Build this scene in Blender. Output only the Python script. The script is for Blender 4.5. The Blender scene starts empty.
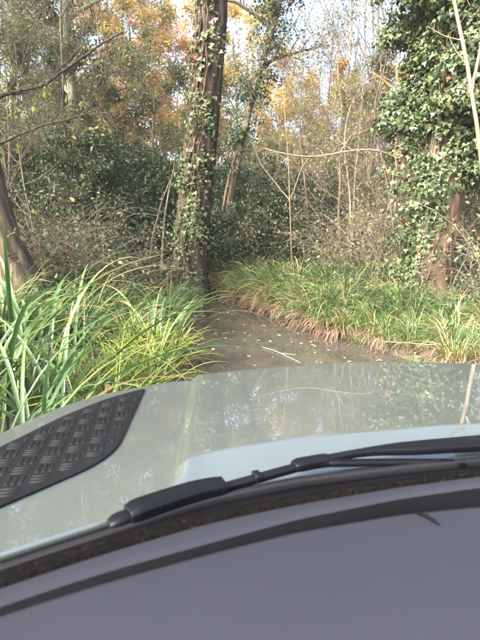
import bpy, bmesh, math, random
import numpy as np
from mathutils import Vector, Matrix

R = math.radians
S = bpy.context.scene
COL = S.collection
HAZE = 0.0006
rng = np.random.default_rng(11)
random.seed(11)

# ------------------------------------------------------------------ camera
CZ, FPX = 1.71, 462.0 / 640.0
PITCH = math.atan(80 / 462.0)
cd = bpy.data.cameras.new('camera')
cam = bpy.data.objects.new('camera', cd)
COL.objects.link(cam)
cam.location = (0, 0, CZ)
cam.rotation_euler = (math.pi / 2 - PITCH, 0, 0)
cd.sensor_fit = 'VERTICAL'
cd.sensor_height = 36
cd.lens = 36 * FPX
cd.clip_start = 0.05
cd.clip_end = 2000
cd.dof.use_dof = True
cd.dof.focus_distance = 3.6
cd.dof.aperture_fstop = 6.3
S.camera = cam

# ------------------------------------------------------------------ sky and sun
SUN_EL, SUN_AZ = R(40), R(-132)      # azimuth from +Y towards +X; the sun is to the left and a little behind
w = bpy.data.worlds.new('World')
S.world = w
w.use_nodes = True
nt = w.node_tree
bg = nt.nodes['Background']
sky = nt.nodes.new('ShaderNodeTexSky')
sky.sky_type = 'NISHITA'
sky.sun_disc = False
sky.sun_elevation = SUN_EL
sky.sun_rotation = SUN_AZ
sky.air_density = 0.6
sky.dust_density = 7.0
sky.ozone_density = 0.6
nt.links.new(sky.outputs[0], bg.inputs[0])
bg.inputs[1].default_value = 0.15
ld = bpy.data.lights.new('sun', 'SUN')
ld.energy = 1.2
ld.angle = R(14)
ld.color = (1.0, 0.975, 0.94)
sun = bpy.data.objects.new('sun', ld)
COL.objects.link(sun)
sd = Vector((math.sin(SUN_AZ) * math.cos(SUN_EL), math.cos(SUN_AZ) * math.cos(SUN_EL), math.sin(SUN_EL)))
sun.rotation_euler = sd.to_track_quat('Z', 'Y').to_euler()
sun.location = sd * 50
S.view_settings.view_transform = 'Standard'
S.view_settings.look = 'None'
S.view_settings.exposure = 3.3
S.view_settings.gamma = 1
c = S.cycles
c.volume_bounces = 1
c.max_bounces = 7
c.diffuse_bounces = 4
c.glossy_bounces = 3
c.transmission_bounces = 4
c.transparent_max_bounces = 8
c.caustics_reflective = False
c.caustics_refractive = False
c.use_denoising = True
c.sample_clamp_indirect = 6

# ------------------------------------------------------------------ materials
def mat(name):
    m = bpy.data.materials.new(name)
    m.use_nodes = True
    t = m.node_tree
    return m, t, t.nodes['Principled BSDF'], t.nodes['Material Output']

def node(t, kind, **kw):
    n = t.nodes.new(kind)
    for k, v in kw.items():
        setattr(n, k, v)
    return n

def ramp(t, stops, src=None):
    r = t.nodes.new('ShaderNodeValToRGB')
    e = r.color_ramp.elements
    while len(e) < len(stops):
        e.new(0.5)
    for q, (p, col) in zip(e, stops):
        q.position = p
        q.color = (*col, 1)
    if src is not None:
        t.links.new(src, r.inputs[0])
    return r

def noise(t, scale, detail=4, rough=0.6, coord='Object', stretch=None):
    tc = t.nodes.new('ShaderNodeTexCoord')
    n = t.nodes.new('ShaderNodeTexNoise')
    n.inputs['Scale'].default_value = scale
    n.inputs['Detail'].default_value = detail
    n.inputs['Roughness'].default_value = rough
    if stretch:
        mp = t.nodes.new('ShaderNodeMapping')
        mp.inputs['Scale'].default_value = stretch
        t.links.new(tc.outputs[coord], mp.inputs[0])
        t.links.new(mp.outputs[0], n.inputs[0])
    else:
        t.links.new(tc.outputs[coord], n.inputs[0])
    return n

def bump(t, src, dst, strength, dist=0.01):
    b = t.nodes.new('ShaderNodeBump')
    b.inputs['Strength'].default_value = strength
    b.inputs['Distance'].default_value = dist
    t.links.new(src, b.inputs['Height'])
    t.links.new(b.outputs[0], dst.inputs['Normal'])

def leaf_mat(name, stops, trans=0.35, rough=0.45, per_object=False, spec=0.5):
    m, t, p, out = mat(name)
    a = node(t, 'ShaderNodeAttribute', attribute_name='tint')
    src = a.outputs['Fac']
    if per_object:
        oi = t.nodes.new('ShaderNodeObjectInfo')
        ad = node(t, 'ShaderNodeMath', operation='ADD')
        mu = node(t, 'ShaderNodeMath', operation='MULTIPLY')
        mu.inputs[1].default_value = per_object
        t.links.new(oi.outputs['Random'], mu.inputs[0])
        t.links.new(src, ad.inputs[0])
        t.links.new(mu.outputs[0], ad.inputs[1])
        src = ad.outputs[0]
    r = ramp(t, stops, src)
    t.links.new(r.outputs[0], p.inputs['Base Color'])
    p.inputs['Roughness'].default_value = rough
    p.inputs['Specular IOR Level'].default_value = spec
    tr = t.nodes.new('ShaderNodeBsdfTranslucent')
    t.links.new(r.outputs[0], tr.inputs[0])
    mx = t.nodes.new('ShaderNodeMixShader')
    mx.inputs[0].default_value = trans
    t.links.new(p.outputs[0], mx.inputs[1])
    t.links.new(tr.outputs[0], mx.inputs[2])
    t.links.new(mx.outputs[0], out.inputs[0])
    return m

def bark_mat(name, c0, c1, c2, scale=9, strength=0.8, stretch=(1, 1, 0.22), moss=None):
    m, t, p, out = mat(name)
    n = noise(t, scale, 8, 0.65, stretch=stretch)
    r = ramp(t, [(0.3, c0), (0.5, c1), (0.72, c2)], n.outputs[0])
    colr = r.outputs[0]
    if moss:
        n2 = noise(t, 2.3, 5)
        f = ramp(t, [(0.5, (0, 0, 0)), (0.62, (1, 1, 1))], n2.outputs[0])
        mx = node(t, 'ShaderNodeMix', data_type='RGBA')
        t.links.new(f.outputs[0], mx.inputs[0])
        t.links.new(colr, mx.inputs[6])
        mx.inputs[7].default_value = (*moss, 1)
        colr = mx.outputs[2]
    t.links.new(colr, p.inputs['Base Color'])
    p.inputs['Roughness'].default_value = 0.95
    p.inputs['Specular IOR Level'].default_value = 0.12
    bump(t, n.outputs[0], p, strength, 0.03)
    return m

M = {}
M['bark_big'] = bark_mat('bark_furrowed', (0.011, 0.0085, 0.006), (0.038, 0.029, 0.021), (0.095, 0.073, 0.053), 7, 1.0)
M['bark_red'] = bark_mat('bark_reddish', (0.03, 0.02, 0.014), (0.085, 0.057, 0.038), (0.17, 0.12, 0.085), 7, 1.0)
M['bark_grey'] = bark_mat('bark_grey', (0.07, 0.065, 0.05), (0.16, 0.15, 0.12), (0.27, 0.25, 0.2), 10, 0.7, moss=(0.10, 0.12, 0.05))
M['bark_dark'] = bark_mat('bark_dark', (0.03, 0.025, 0.02), (0.07, 0.06, 0.048), (0.14, 0.12, 0.1), 14, 0.5)
M['bark_tan'] = bark_mat('bark_tan', (0.045, 0.034, 0.024), (0.11, 0.085, 0.06), (0.21, 0.165, 0.12), 12, 0.8)
M['bark_old'] = bark_mat('bark_old', (0.016, 0.013, 0.009), (0.058, 0.046, 0.032), (0.14, 0.115, 0.08), 9, 1.0)
M['bark_pale'] = bark_mat('bark_pale', (0.10, 0.075, 0.048), (0.20, 0.155, 0.10), (0.30, 0.24, 0.16), 16, 0.5)
M['bark_orange'] = bark_mat('bark_orange', (0.12, 0.07, 0.035), (0.27, 0.165, 0.085), (0.36, 0.25, 0.15), 9, 0.6)
M['twig'] = bark_mat('twig', (0.06, 0.048, 0.037), (0.13, 0.105, 0.08), (0.25, 0.205, 0.155), 6, 0.2)
M['stem_ivy'] = bark_mat('ivy_stem', (0.04, 0.03, 0.02), (0.10, 0.076, 0.052), (0.20, 0.16, 0.11), 18, 0.4)
M['ivy'] = leaf_mat('ivy_leaf', [(0, (0.016, 0.030, 0.011)), (0.45, (0.042, 0.070, 0.024)), (0.75, (0.092, 0.128, 0.045)), (0.9, (0.18, 0.20, 0.09)), (0.93, (0.20, 0.08, 0.045)), (1, (0.26, 0.13, 0.07))], 0.25, 0.5)
M['holly'] = leaf_mat('evergreen_leaf', [(0, (0.018, 0.034, 0.014)), (0.6, (0.040, 0.066, 0.027)), (0.9, (0.085, 0.115, 0.045)), (1, (0.16, 0.175, 0.07))], 0.22, 0.38)
M['autumn'] = leaf_mat('autumn_leaf', [(0, (0.13, 0.14, 0.05)), (0.3, (0.28, 0.25, 0.08)), (0.5, (0.48, 0.37, 0.11)), (0.75, (0.46, 0.27, 0.12)), (1, (0.34, 0.19, 0.11))], 0.45, 0.6)
M['olive'] = leaf_mat('olive_leaf', [(0, (0.05, 0.068, 0.035)), (0.5, (0.095, 0.115, 0.055)), (0.85, (0.20, 0.215, 0.08)), (1, (0.30, 0.22, 0.10))], 0.4, 0.55)
M['bramble'] = leaf_mat('bramble_leaf', [(0, (0.025, 0.04, 0.018)), (0.5, (0.060, 0.08, 0.034)), (0.78, (0.15, 0.17, 0.06)), (0.88, (0.13, 0.08, 0.05)), (1, (0.085, 0.052, 0.034))], 0.35, 0.5)
M['sedge'] = leaf_mat('sedge_blade', [(0, (0.016, 0.036, 0.013)), (0.35, (0.038, 0.080, 0.028)), (0.6, (0.072, 0.132, 0.046)), (0.8, (0.15, 0.215, 0.060)), (0.93, (0.40, 0.34, 0.15)), (1, (0.45, 0.30, 0.15))], 0.28, 0.3, per_object=0.22)
M['sedge_lime'] = leaf_mat('sedge_blade_lime', [(0, (0.10, 0.165, 0.032)), (0.5, (0.23, 0.31, 0.05)), (0.85, (0.38, 0.41, 0.09)), (1, (0.40, 0.28, 0.13))], 0.4, 0.35, per_object=0.2)
M['dead'] = leaf_mat('dead_blade', [(0, (0.075, 0.040, 0.026)), (0.5, (0.16, 0.095, 0.058)), (0.85, (0.27, 0.19, 0.12)), (1, (0.38, 0.30, 0.19))], 0.25, 0.7)
M['litter'] = leaf_mat('fallen_leaf', [(0, (0.09, 0.05, 0.025)), (0.5, (0.24, 0.14, 0.07)), (0.85, (0.40, 0.26, 0.13)), (1, (0.55, 0.46, 0.16))], 0.15, 0.6)
M['float'] = leaf_mat('floating_leaf', [(0, (0.09, 0.06, 0.035)), (0.6, (0.20, 0.15, 0.085)), (1, (0.34, 0.27, 0.14))], 0.1, 0.5)

# ------------------------------------------------------------------ object helpers
def mesh_np(name, V, faces_flat, counts, material, smooth=False, tint=None):
    me = bpy.data.meshes.new(name)
    V = np.asarray(V, dtype=np.float32)
    faces_flat = np.asarray(faces_flat, dtype=np.int32)
    counts = np.asarray(counts, dtype=np.int32)
    me.vertices.add(len(V))
    me.vertices.foreach_set('co', V.ravel())
    me.loops.add(len(faces_flat))
    me.loops.foreach_set('vertex_index', faces_flat)
    me.polygons.add(len(counts))
    me.polygons.foreach_set('loop_start', np.concatenate(([0], np.cumsum(counts)[:-1])).astype(np.int32))
    me.polygons.foreach_set('loop_total', counts)
    if smooth:
        me.polygons.foreach_set('use_smooth', np.ones(len(counts), dtype=bool))
    if tint is not None:
        a = me.attributes.new('tint', 'FLOAT', 'POINT')
        a.data.foreach_set('value', np.asarray(tint, dtype=np.float32))
    me.update(calc_edges=True)
    me.materials.append(material)
    return me

def link(name, me, parent=None):
    o = bpy.data.objects.new(name, me)
    COL.objects.link(o)
    if parent is not None:
        o.parent = parent
    return o

def tag(o, label=None, cat=None, group=None, kind=None):
    for k, v in (('label', label), ('category', cat), ('group', group), ('kind', kind)):
        if v:
            o[k] = v
    return o

def thing(name, label, cat, loc=(0, 0, 0), rz=0, group=None, scale=1):
    o = bpy.data.objects.new(name, None)
    COL.objects.link(o)
    o.location = loc
    o.rotation_euler = (0, 0, rz)
    o.scale = (scale,) * 3 if not isinstance(scale, tuple) else scale
    o.empty_display_size = 0.2
    return tag(o, label, cat, group)

def stuff(name, me, parent=None):
    o = link(name, me, parent)
    o['kind'] = 'stuff'
    return o

def nrm(v):
    v = np.asarray(v, float)
    return v / (np.linalg.norm(v, axis=-1, keepdims=True) + 1e-12)

class Tubes:
    """collects tubes along polylines and makes one mesh of them"""
    def __init__(self):
        self.V, self.F, self.C, self.n = [], [], [], 0
    def add(self, pts, rad, sides=5, cap=False, lump=None):
        pts = np.asarray(pts, float)
        rad = np.broadcast_to(np.asarray(rad, float), (len(pts),))
        T = nrm(np.gradient(pts, axis=0))
        ref = np.array([1.0, 0.13, 0.21]) if abs(T[0, 0]) < 0.75 else np.array([0.1, 1.0, 0.2])
        A = nrm(np.cross(T, ref))
        B = np.cross(T, A)
        th = np.arange(sides) * 2 * math.pi / sides
        rr = rad[:, None]
        if lump is not None:
            rr = lump(pts, th, rad)
        ring = pts[:, None, :] + rr[:, :, None] * (np.cos(th)[None, :, None] * A[:, None, :] + np.sin(th)[None, :, None] * B[:, None, :])
        k = len(pts)
        i = np.arange(k - 1)[:, None] * sides
        j = np.arange(sides)[None, :]
        j2 = (j + 1) % sides
        q = np.stack([i + j, i + j2, i + sides + j2, i + sides + j], -1).reshape(-1, 4) + self.n
        self.V.append(ring.reshape(-1, 3))
        self.F.append(q.ravel())
        self.C.append(np.full(len(q), 4))
        if cap:
            self.F.append(np.arange(sides) + self.n + (k - 1) * sides)
            self.C.append([sides])
            self.F.append(np.arange(sides)[::-1] + self.n)
            self.C.append([sides])
        self.n += k * sides
        return self
    def mesh(self, name, m, smooth=True):
        return mesh_np(name, np.concatenate(self.V), np.concatenate(self.F), np.concatenate(self.C), m, smooth)

def rand_dirs(n, r=rng):
    return nrm(r.normal(size=(n, 3)))

IVY = np.array([(0, 0), (-0.42, 0.05), (-0.34, 0.42), (-0.14, 0.5), (0, 1.0), (0.14, 0.5), (0.34, 0.42), (0.42, 0.05)])
DIA = np.array([(0, 0), (-0.36, 0.45), (0, 1.0), (0.36, 0.45)])
OVAL = np.array([(0, 0), (-0.28, 0.25), (-0.25, 0.65), (0, 1.0), (0.25, 0.65), (0.28, 0.25)])

def leaves_mesh(name, P, D, N, size, tint, m, shape=DIA, fold=0.25, aspect=1.0):
    """many leaves: base P, pointing along D, facing N; each a small folded polygon pair sharing the midrib"""
    n = len(P)
    D = nrm(D)
    U = nrm(np.cross(D, N))
    N = np.cross(U, D)
    k = len(shape)
    sx = shape[:, 0] * aspect
    sy = shape[:, 1]
    size = np.broadcast_to(np.asarray(size, float), (n,))
    V = (P[:, None, :] + size[:, None, None] * (sx[None, :, None] * U[:, None, :] + sy[None, :, None] * D[:, None, :]
         + (np.abs(sx) * fold - 0.18 * sy ** 2)[None, :, None] * N[:, None, :]))
    tip = int(np.argmax(sy))
    left = list(range(0, tip + 1))
    right = [0] + list(range(tip, k))
    base = (np.arange(n) * k)[:, None]
    F = np.concatenate([base + np.array(left)[None], base + np.array(right)[None]], 1)
    C = np.tile([len(left), len(right)], n)
    return mesh_np(name, V.reshape(-1, 3), F.ravel(), C, m, False, np.repeat(np.clip(tint, 0, 1), k))

def blades(base, az, lean, bend, L, W, K=7, three=True, power=1.5, twist=0.0):
    """arching blades: arrays in, (verts, faces, verts per blade) out"""
    n = len(base)
    s = np.linspace(0, 1, K + 1)
    th = lean[:, None] + bend[:, None] * s[None] ** power
    ds = L[:, None] / K
    hx = np.concatenate([np.zeros((n, 1)), np.cumsum(np.sin((th[:, 1:] + th[:, :-1]) / 2) * ds, 1)], 1)
    hz = np.concatenate([np.zeros((n, 1)), np.cumsum(np.cos((th[:, 1:] + th[:, :-1]) / 2) * ds, 1)], 1)
    ca, sa = np.cos(az), np.sin(az)
    ctr = np.stack([base[:, 0:1] + hx * ca[:, None], base[:, 1:2] + hx * sa[:, None], base[:, 2:3] + hz], -1)
    tw = twist * (s[None] - 0.2) * np.where(np.arange(n) % 2, 1, -1)[:, None]
    side = np.stack([-sa, ca, np.zeros(n)], -1)[:, None, :]
    nor = np.stack([-np.cos(th) * ca[:, None], -np.cos(th) * sa[:, None], np.sin(th)], -1)
    sd_ = np.cos(tw)[..., None] * side + np.sin(tw)[..., None] * nor
    no_ = -np.sin(tw)[..., None] * side + np.cos(tw)[..., None] * nor
    wv = W[:, None] * np.clip((1 - s) * 2.6, 0.03, 1)[None] ** 0.8 * np.clip(0.55 + s * 2, 0, 1)[None] * 0.5
    lft = ctr + sd_ * wv[..., None]
    rgt = ctr - sd_ * wv[..., None]
    if three:
        mid = ctr - no_ * (wv * 0.5)[..., None]
        V = np.stack([lft, mid, rgt], 2)
        cN = 3
    else:
        V = np.stack([lft, rgt], 2)
        cN = 2
    per = (K + 1) * cN
    q = []
    for k in range(K):
        for c_ in range(cN - 1):
            a = k * cN + c_
            q.append((a, a + 1, a + cN + 1, a + cN))
    q = np.array(q)
    F = (np.arange(n) * per)[:, None, None] + q[None]
    return V.reshape(-1, 3), F.reshape(-1, 4), per

def blade_mesh(name, base, az, lean, bend, L, W, tint, m, **kw):
    V, F, per = blades(base, az, lean, bend, L, W, **kw)
    # browned, dying tips on some blades
    n = len(base)
    K = kw.get('K', 7)
    s = np.repeat(np.linspace(0, 1, K + 1), per // (K + 1))
    brown = np.random.default_rng(n + K).random(n)
    tv = np.asarray(tint)[:, None] + np.clip((s[None] - 0.62) / 0.38, 0, 1) * (brown ** 3)[:, None] * 0.5
    return mesh_np(name, V, F.ravel(), np.full(len(F), 4), m, True, np.clip(tv, 0, 1).ravel())

# ------------------------------------------------------------------ terrain, water
YS = [-30, -6, 0, 4, 5.9, 8, 11, 13, 14.5, 16, 18, 20, 24, 40]
XL = [-2, -1.2, -0.9, -0.7, -0.66, -0.75, -0.9, -0.98, -1.7, -3.4, -6.5, -10, -18, -60]
XR = [2.7, 2.8, 2.8, 2.8, 2.65, 1.85, 0.68, 0.0, -0.75, -1.9, -4.4, -7.6, -15, -56]

def ground_z(x, y):
    x = np.asarray(x, float)
    y = np.asarray(y, float)
    dl = np.interp(y, YS, XL) - x
    dr = x - np.interp(y, YS, XR)
    d = np.maximum(dl, dr)
    sm = lambda a, b, v: (lambda t: t * t * (3 - 2 * t))(np.clip((v - a) / (b - a), 0, 1))
    z = -0.22 * sm(0.0, -0.55, d) + 0.26 * sm(-0.06, 0.34, d) + 0.26 * sm(0.4, 3.2, d) - 0.04
    z = z + 0.05 * np.sin(x * 2.1 + y * 1.3) * np.sin(y * 1.7 - x * 0.6) * sm(0, 0.8, d) + 0.03 * np.sin(x * 5.3 + 1) * np.sin(y * 4.7) * sm(0, 0.5, d)
    z = z + 0.5 * sm(14, 40, np.hypot(x, y)) * sm(0.5, 5, d)
    return z

def gz(x, y):
    return float(ground_z(x, y))

def at(px, d):
    """x of a picture column at depth d along the view (layout helper: where in the wood a thing stands)"""
    return (px - 240) / 462.0 * d

gx = np.concatenate([-np.geomspace(400, 11, 14), np.arange(-10.5, 10.51, 0.15), np.geomspace(11, 400, 14)])
gy = np.concatenate([-np.geomspace(400, 4, 10), np.arange(-3.5, 24.01, 0.16), np.geomspace(25, 600, 18)])
XX, YY = np.meshgrid(gx, gy)
ZZ = ground_z(XX, YY)
nx, ny = len(gx), len(gy)
ii = (np.arange(ny - 1)[:, None] * nx + np.arange(nx - 1)[None]).ravel()
Fg = np.stack([ii, ii + 1, ii + nx + 1, ii + nx], -1)
m, t, p, out = mat('woodland_soil')
n1 = noise(t, 3.0, 8, 0.7)
n2 = noise(t, 40.0, 5, 0.7)
mx = node(t, 'ShaderNodeMath', operation='MULTIPLY_ADD')
mx.inputs[1].default_value = 0.45
t.links.new(n2.outputs[0], mx.inputs[0])
t.links.new(n1.outputs[0], mx.inputs[2])
r = ramp(t, [(0.45, (0.016, 0.013, 0.009)), (0.7, (0.036, 0.029, 0.020)), (0.95, (0.085, 0.068, 0.046))], mx.outputs[0])
t.links.new(r.outputs[0], p.inputs['Base Color'])
p.inputs['Roughness'].default_value = 0.92
bump(t, mx.outputs[0], p, 0.8, 0.05)
g = link('ground', mesh_np('ground', np.stack([XX, YY, ZZ], -1).reshape(-1, 3), Fg.ravel(), np.full(len(Fg), 4), m, True))
g['kind'] = 'structure'

m, t, p, out = mat('muddy_water')
n1 = noise(t, 2.2, 9, 0.72)
r = ramp(t, [(0.38, (0.034, 0.031, 0.025)), (0.65, (0.060, 0.054, 0.044))], n1.outputs[0])
t.links.new(r.outputs[0], p.inputs['Base Color'])
p.inputs['Roughness'].default_value = 0.03
p.inputs['IOR'].default_value = 1.45
n2 = noise(t, 6.0, 3, 0.5, stretch=(1, 0.6, 1))
bump(t, n2.outputs[0], p, 0.028, 0.02)
wy = np.concatenate([np.linspace(-30, 0, 8), np.linspace(0.6, 26, 50)])
wl, wr = np.interp(wy, YS, XL) - 0.7, np.interp(wy, YS, XR) + 0.7
Vw = np.stack([np.stack([wl, wy, wy * 0], -1), np.stack([(wl + wr) / 2, wy, wy * 0], -1), np.stack([wr, wy, wy * 0], -1)], 1).reshape(-1, 3)
Fw = []
for k in range(len(wy) - 1):
    for c_ in range(2):
        Fw.append((k * 3 + c_, k * 3 + c_ + 1, k * 3 + c_ + 4, k * 3 + c_ + 3))
wt = link('water', mesh_np('water', Vw, np.array(Fw).ravel(), np.full(len(Fw), 4), m, True))
wt['kind'] = 'structure'

# ------------------------------------------------------------------ the car
YAW = R(3.1)
car = thing('off_road_car', 'pale grey-green off-road car seen from its front seat, standing in the flooded track', 'car', (0, 0, 0), YAW)

def zb(v):
    return 1.315 - 0.04 * (np.asarray(v, float) - 0.6) / 0.9

CU = 0.56                                                    # the car's centre line
def mirror(us, vs, cu=CU):
    us, vs = list(us), list(vs)
    a = [(u, v) for u, v in zip(us, vs) if u <= cu]
    b = [(2 * cu - u, v) for u, v in reversed(a)]
    q = a + b
    return [x for x, _ in q], [y for _, y in q]

fu, fv = mirror([-0.545, -0.535, -0.52, -0.50, -0.47, -0.441, -0.403, -0.326, -0.227, -0.144, -0.052, 0.1, 0.297, 0.45, 0.555],
                [0.50, 0.62, 0.75, 0.87, 0.976, 1.065, 1.162, 1.267, 1.345, 1.402, 1.408, 1.462, 1.512, 1.538, 1.546])
ru, rv = mirror([-0.545, -0.40, -0.277, -0.215, -0.142, -0.07, -0.003, 0.149, 0.344, 0.523, 0.555],
                [0.40, 0.475, 0.547, 0.585, 0.628, 0.676, 0.712, 0.763, 0.800, 0.826, 0.829])
hu, hv = mirror([-0.2, -0.05, -0.022, 0.17, 0.392, 0.53], [0.72, 0.785, 0.812, 0.872, 0.908, 0.922])
def smooth_curve(us, vs):
    a = np.linspace(us[0], us[-1], 241)
    b = np.interp(a, us, vs)
    for _ in range(12):
        b[1:-1] = (b[:-2] + 2 * b[1:-1] + b[2:]) / 4
    return lambda u: np.interp(u, a, b)
Fv, Rv, Hv = smooth_curve(fu, fv), smooth_curve(ru, rv), smooth_curve(hu, hv)
sm = lambda a, b, v: (lambda q: q * q * (3 - 2 * q))(np.clip((v - a) / (b - a), 0, 1))

def bonnet_z(u, v):
    u = np.asarray(u, float)
    v = np.asarray(v, float)
    side = sm(-0.082, -0.050, np.minimum(u, 2 * CU - u))
    hump = np.clip((v - Rv(u)) / np.maximum(Hv(u) - Rv(u), 0.02), 0, 1)
    crown = 0.003 * (1 - ((u - CU) / 0.62) ** 2) * side
    return zb(v) - 0.007 + (0.019 + crown) * side * hump - 0.015 * side * (1 - hump)

m, t, p, out = mat('grey_green_paint')
n1 = noise(t, 2.2, 7, 0.7)
n2 = noise(t, 60, 3, 0.6)
r = ramp(t, [(0.3, (0.046, 0.056, 0.052)), (0.7, (0.051, 0.062, 0.057))], n1.outputs[0])
t.links.new(r.outputs[0], p.inputs['Base Color'])
p.inputs['Metallic'].default_value = 0.2
rr = ramp(t, [(0.3, (0.36, 0.36, 0.36)), (0.75, (0.40, 0.40, 0.40))], n2.outputs[0])
t.links.new(rr.outputs[0], p.inputs['Roughness'])
p.inputs['Coat Weight'].default_value = 1.0
p.inputs['Coat IOR'].default_value = 1.85
n3 = noise(t, 5, 4, 0.7)
rc = ramp(t, [(0.4, (0.004, 0.004, 0.004)), (0.75, (0.02, 0.02, 0.02))], n3.outputs[0])
t.links.new(rc.outputs[0], p.inputs['Coat Roughness'])
nb = noise(t, 9, 2, 0.4)
b_ = node(t, 'ShaderNodeBump')
b_.inputs['Strength'].default_value = 0.004
b_.inputs['Distance'].default_value = 0.01
t.links.new(nb.outputs[0], b_.inputs['Height'])
t.links.new(b_.outputs[0], p.inputs['Coat Normal'])
M['paint'] = m

def plastic(name, col, rough, nscale=300, nstr=0.15, spec=0.5, var=0.25):
    m, t, p, out = mat(name)
    n = noise(t, nscale, 2, 0.5)
    n0 = noise(t, 4, 4, 0.6)
    r = ramp(t, [(0.3, tuple(x * (1 - var) for x in col)), (0.7, tuple(x * (1 + var) for x in col))], n0.outputs[0])
    t.links.new(r.outputs[0], p.inputs['Base Color'])
    p.inputs['Roughness'].default_value = rough
    p.inputs['Specular IOR Level'].default_value = spec
    bump(t, n.outputs[0], p, nstr, 0.001)
    return m
M['black'] = plastic('black_plastic', (0.0018, 0.0018, 0.0022), 0.4, spec=0.12)
M['wiper'] = plastic('wiper_plastic', (0.0025, 0.0028, 0.0040), 0.38, spec=0.17)
M['rubber'] = plastic('rubber', (0.004, 0.004, 0.005), 0.6, spec=0.25)
M['tread'] = plastic('tread_plate_black', (0.0042, 0.0044, 0.005), 0.38, spec=0.2)
M['dash'] = plastic('dashboard_grey', (0.0118, 0.0130, 0.0182), 0.7, 700, 0.35, 0.12, 0.06)
M['groove'] = plastic('dashboard_groove', (0.0018, 0.0018, 0.0025), 0.7, spec=0.06)
m, t, p, out = mat('speckled_seal')
n1 = noise(t, 140, 4, 0.7)
r = ramp(t, [(0.45, (0.0009, 0.0008, 0.0008)), (0.62, (0.003, 0.0025, 0.002)), (0.8, (0.03, 0.024, 0.017))], n1.outputs[0])
t.links.new(r.outputs[0], p.inputs['Base Color'])
p.inputs['Roughness'].default_value = 0.85
p.inputs['Specular IOR Level'].default_value = 0.05
bump(t, n1.outputs[0], p, 0.6, 0.004)
M['seal'] = m
M['chrome'] = plastic('lamp_silver', (0.6, 0.6, 0.62), 0.2)
m, t, p, out = mat('lamp_lens')
p.inputs['Base Color'].default_value = (0.75, 0.78, 0.8, 1)
p.inputs['Roughness'].default_value = 0.05
p.inputs['Coat Weight'].default_value = 1
M['lens'] = m

def grid_mesh(name, P, material, smooth=True, flip=False):
    a, b = P.shape[:2]
    i = (np.arange(a - 1)[:, None] * b + np.arange(b - 1)[None]).ravel()
    F = np.stack([i, i + 1, i + b + 1, i + b], -1)
    if flip:
        F = F[:, ::-1]
    return mesh_np(name, P.reshape(-1, 3), F.ravel(), np.full(len(F), 4), material, smooth)

# bonnet: one skin with rolled-down front and side edges
us = np.concatenate([np.linspace(-0.545, -0.42, 26), np.linspace(-0.415, -0.125, 20), np.linspace(-0.12, -0.03, 28), np.linspace(-0.02, 0.56, 28)])
us = np.concatenate([us, (2 * CU - us[:-1])[::-1]])
rows = np.linspace(0, 1, 150) ** 1.35
P = []
for tt in rows:
    v = Rv(us) + 0.010 + (Fv(us) - Rv(us) - 0.010) * tt
    P.append(np.stack([us, v, bonnet_z(us, v)], -1))
top = np.array(P)
fr = top[-1]
tan = nrm(np.gradient(fr[:, :2], axis=0))
outw = np.stack([-tan[:, 1], tan[:, 0]], -1)
rad = 0.028
for a in np.linspace(0, 1, 8)[1:]:
    an = a * math.pi / 2
    o3 = np.concatenate([outw * rad * math.sin(an), np.full((len(us), 1), -rad * (1 - math.cos(an)))], 1)
    P.append(fr + o3)
last = P[-1].copy()
last[:, 2] -= 0.07
P.append(last)
rear = top[0].copy()                                        # folded rear edge
rear[:, 2] -= 0.02
rear2 = rear.copy()
rear2[:, 1] += 0.015
P = [rear2, rear] + P
bon = link('bonnet', grid_mesh('bonnet', np.array(P), M['paint']), car)

# body below the bonnet: front fascia and wings follow the bonnet's outline, stepping out
prof = [(0.004, 1.185), (0.05, 1.17), (0.075, 1.13), (0.085, 1.0), (0.085, 0.82), (0.07, 0.62), (0.03, 0.52), (-0.05, 0.5)]
fr2 = last
fu2 = np.concatenate([[fr2[0, :2] + (-0.01, -1.0)], fr2[:, :2], [fr2[-1, :2] + (0.01, -1.0)]])
tan2 = nrm(np.gradient(fu2, axis=0))
ow2 = np.stack([-tan2[:, 1], tan2[:, 0]], -1)
ow2[0] = (-1, 0)
ow2[-1] = (1, 0)
Pb = [np.concatenate([fu2 + ow2 * d_, np.full((len(fu2), 1), z_)], 1) for d_, z_ in prof]
link('wing', grid_mesh('wing', np.array(Pb), M['paint']), car)
Pg = [np.concatenate([(fr[40:-40, :2] + np.array([0, 0.118])), np.full((len(fr) - 80, 1), z_)], 1) for z_ in (1.08, 0.98, 0.90)]
link('grille', grid_mesh('grille', np.array(Pg), M['black']), car)

def lathe(prof, n=24, axis='y'):
    th = np.arange(n) * 2 * math.pi / n
    prof = np.array(prof)
    if axis == 'y':
        P = np.stack([prof[:, 0:1] * np.cos(th), np.repeat(prof[:, 1:2], n, 1), prof[:, 0:1] * np.sin(th)], -1)
    else:
        P = np.stack([np.repeat(prof[:, 1:2], n, 1), prof[:, 0:1] * np.cos(th), prof[:, 0:1] * np.sin(th)], -1)
    a = len(prof)
    q = []
    for i in range(a - 1):
        for j in range(n):
            q.append((i * n + j, i * n + (j + 1) % n, (i + 1) * n + (j + 1) % n, (i + 1) * n + j))
    return P.reshape(-1, 3), np.array(q)

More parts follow.
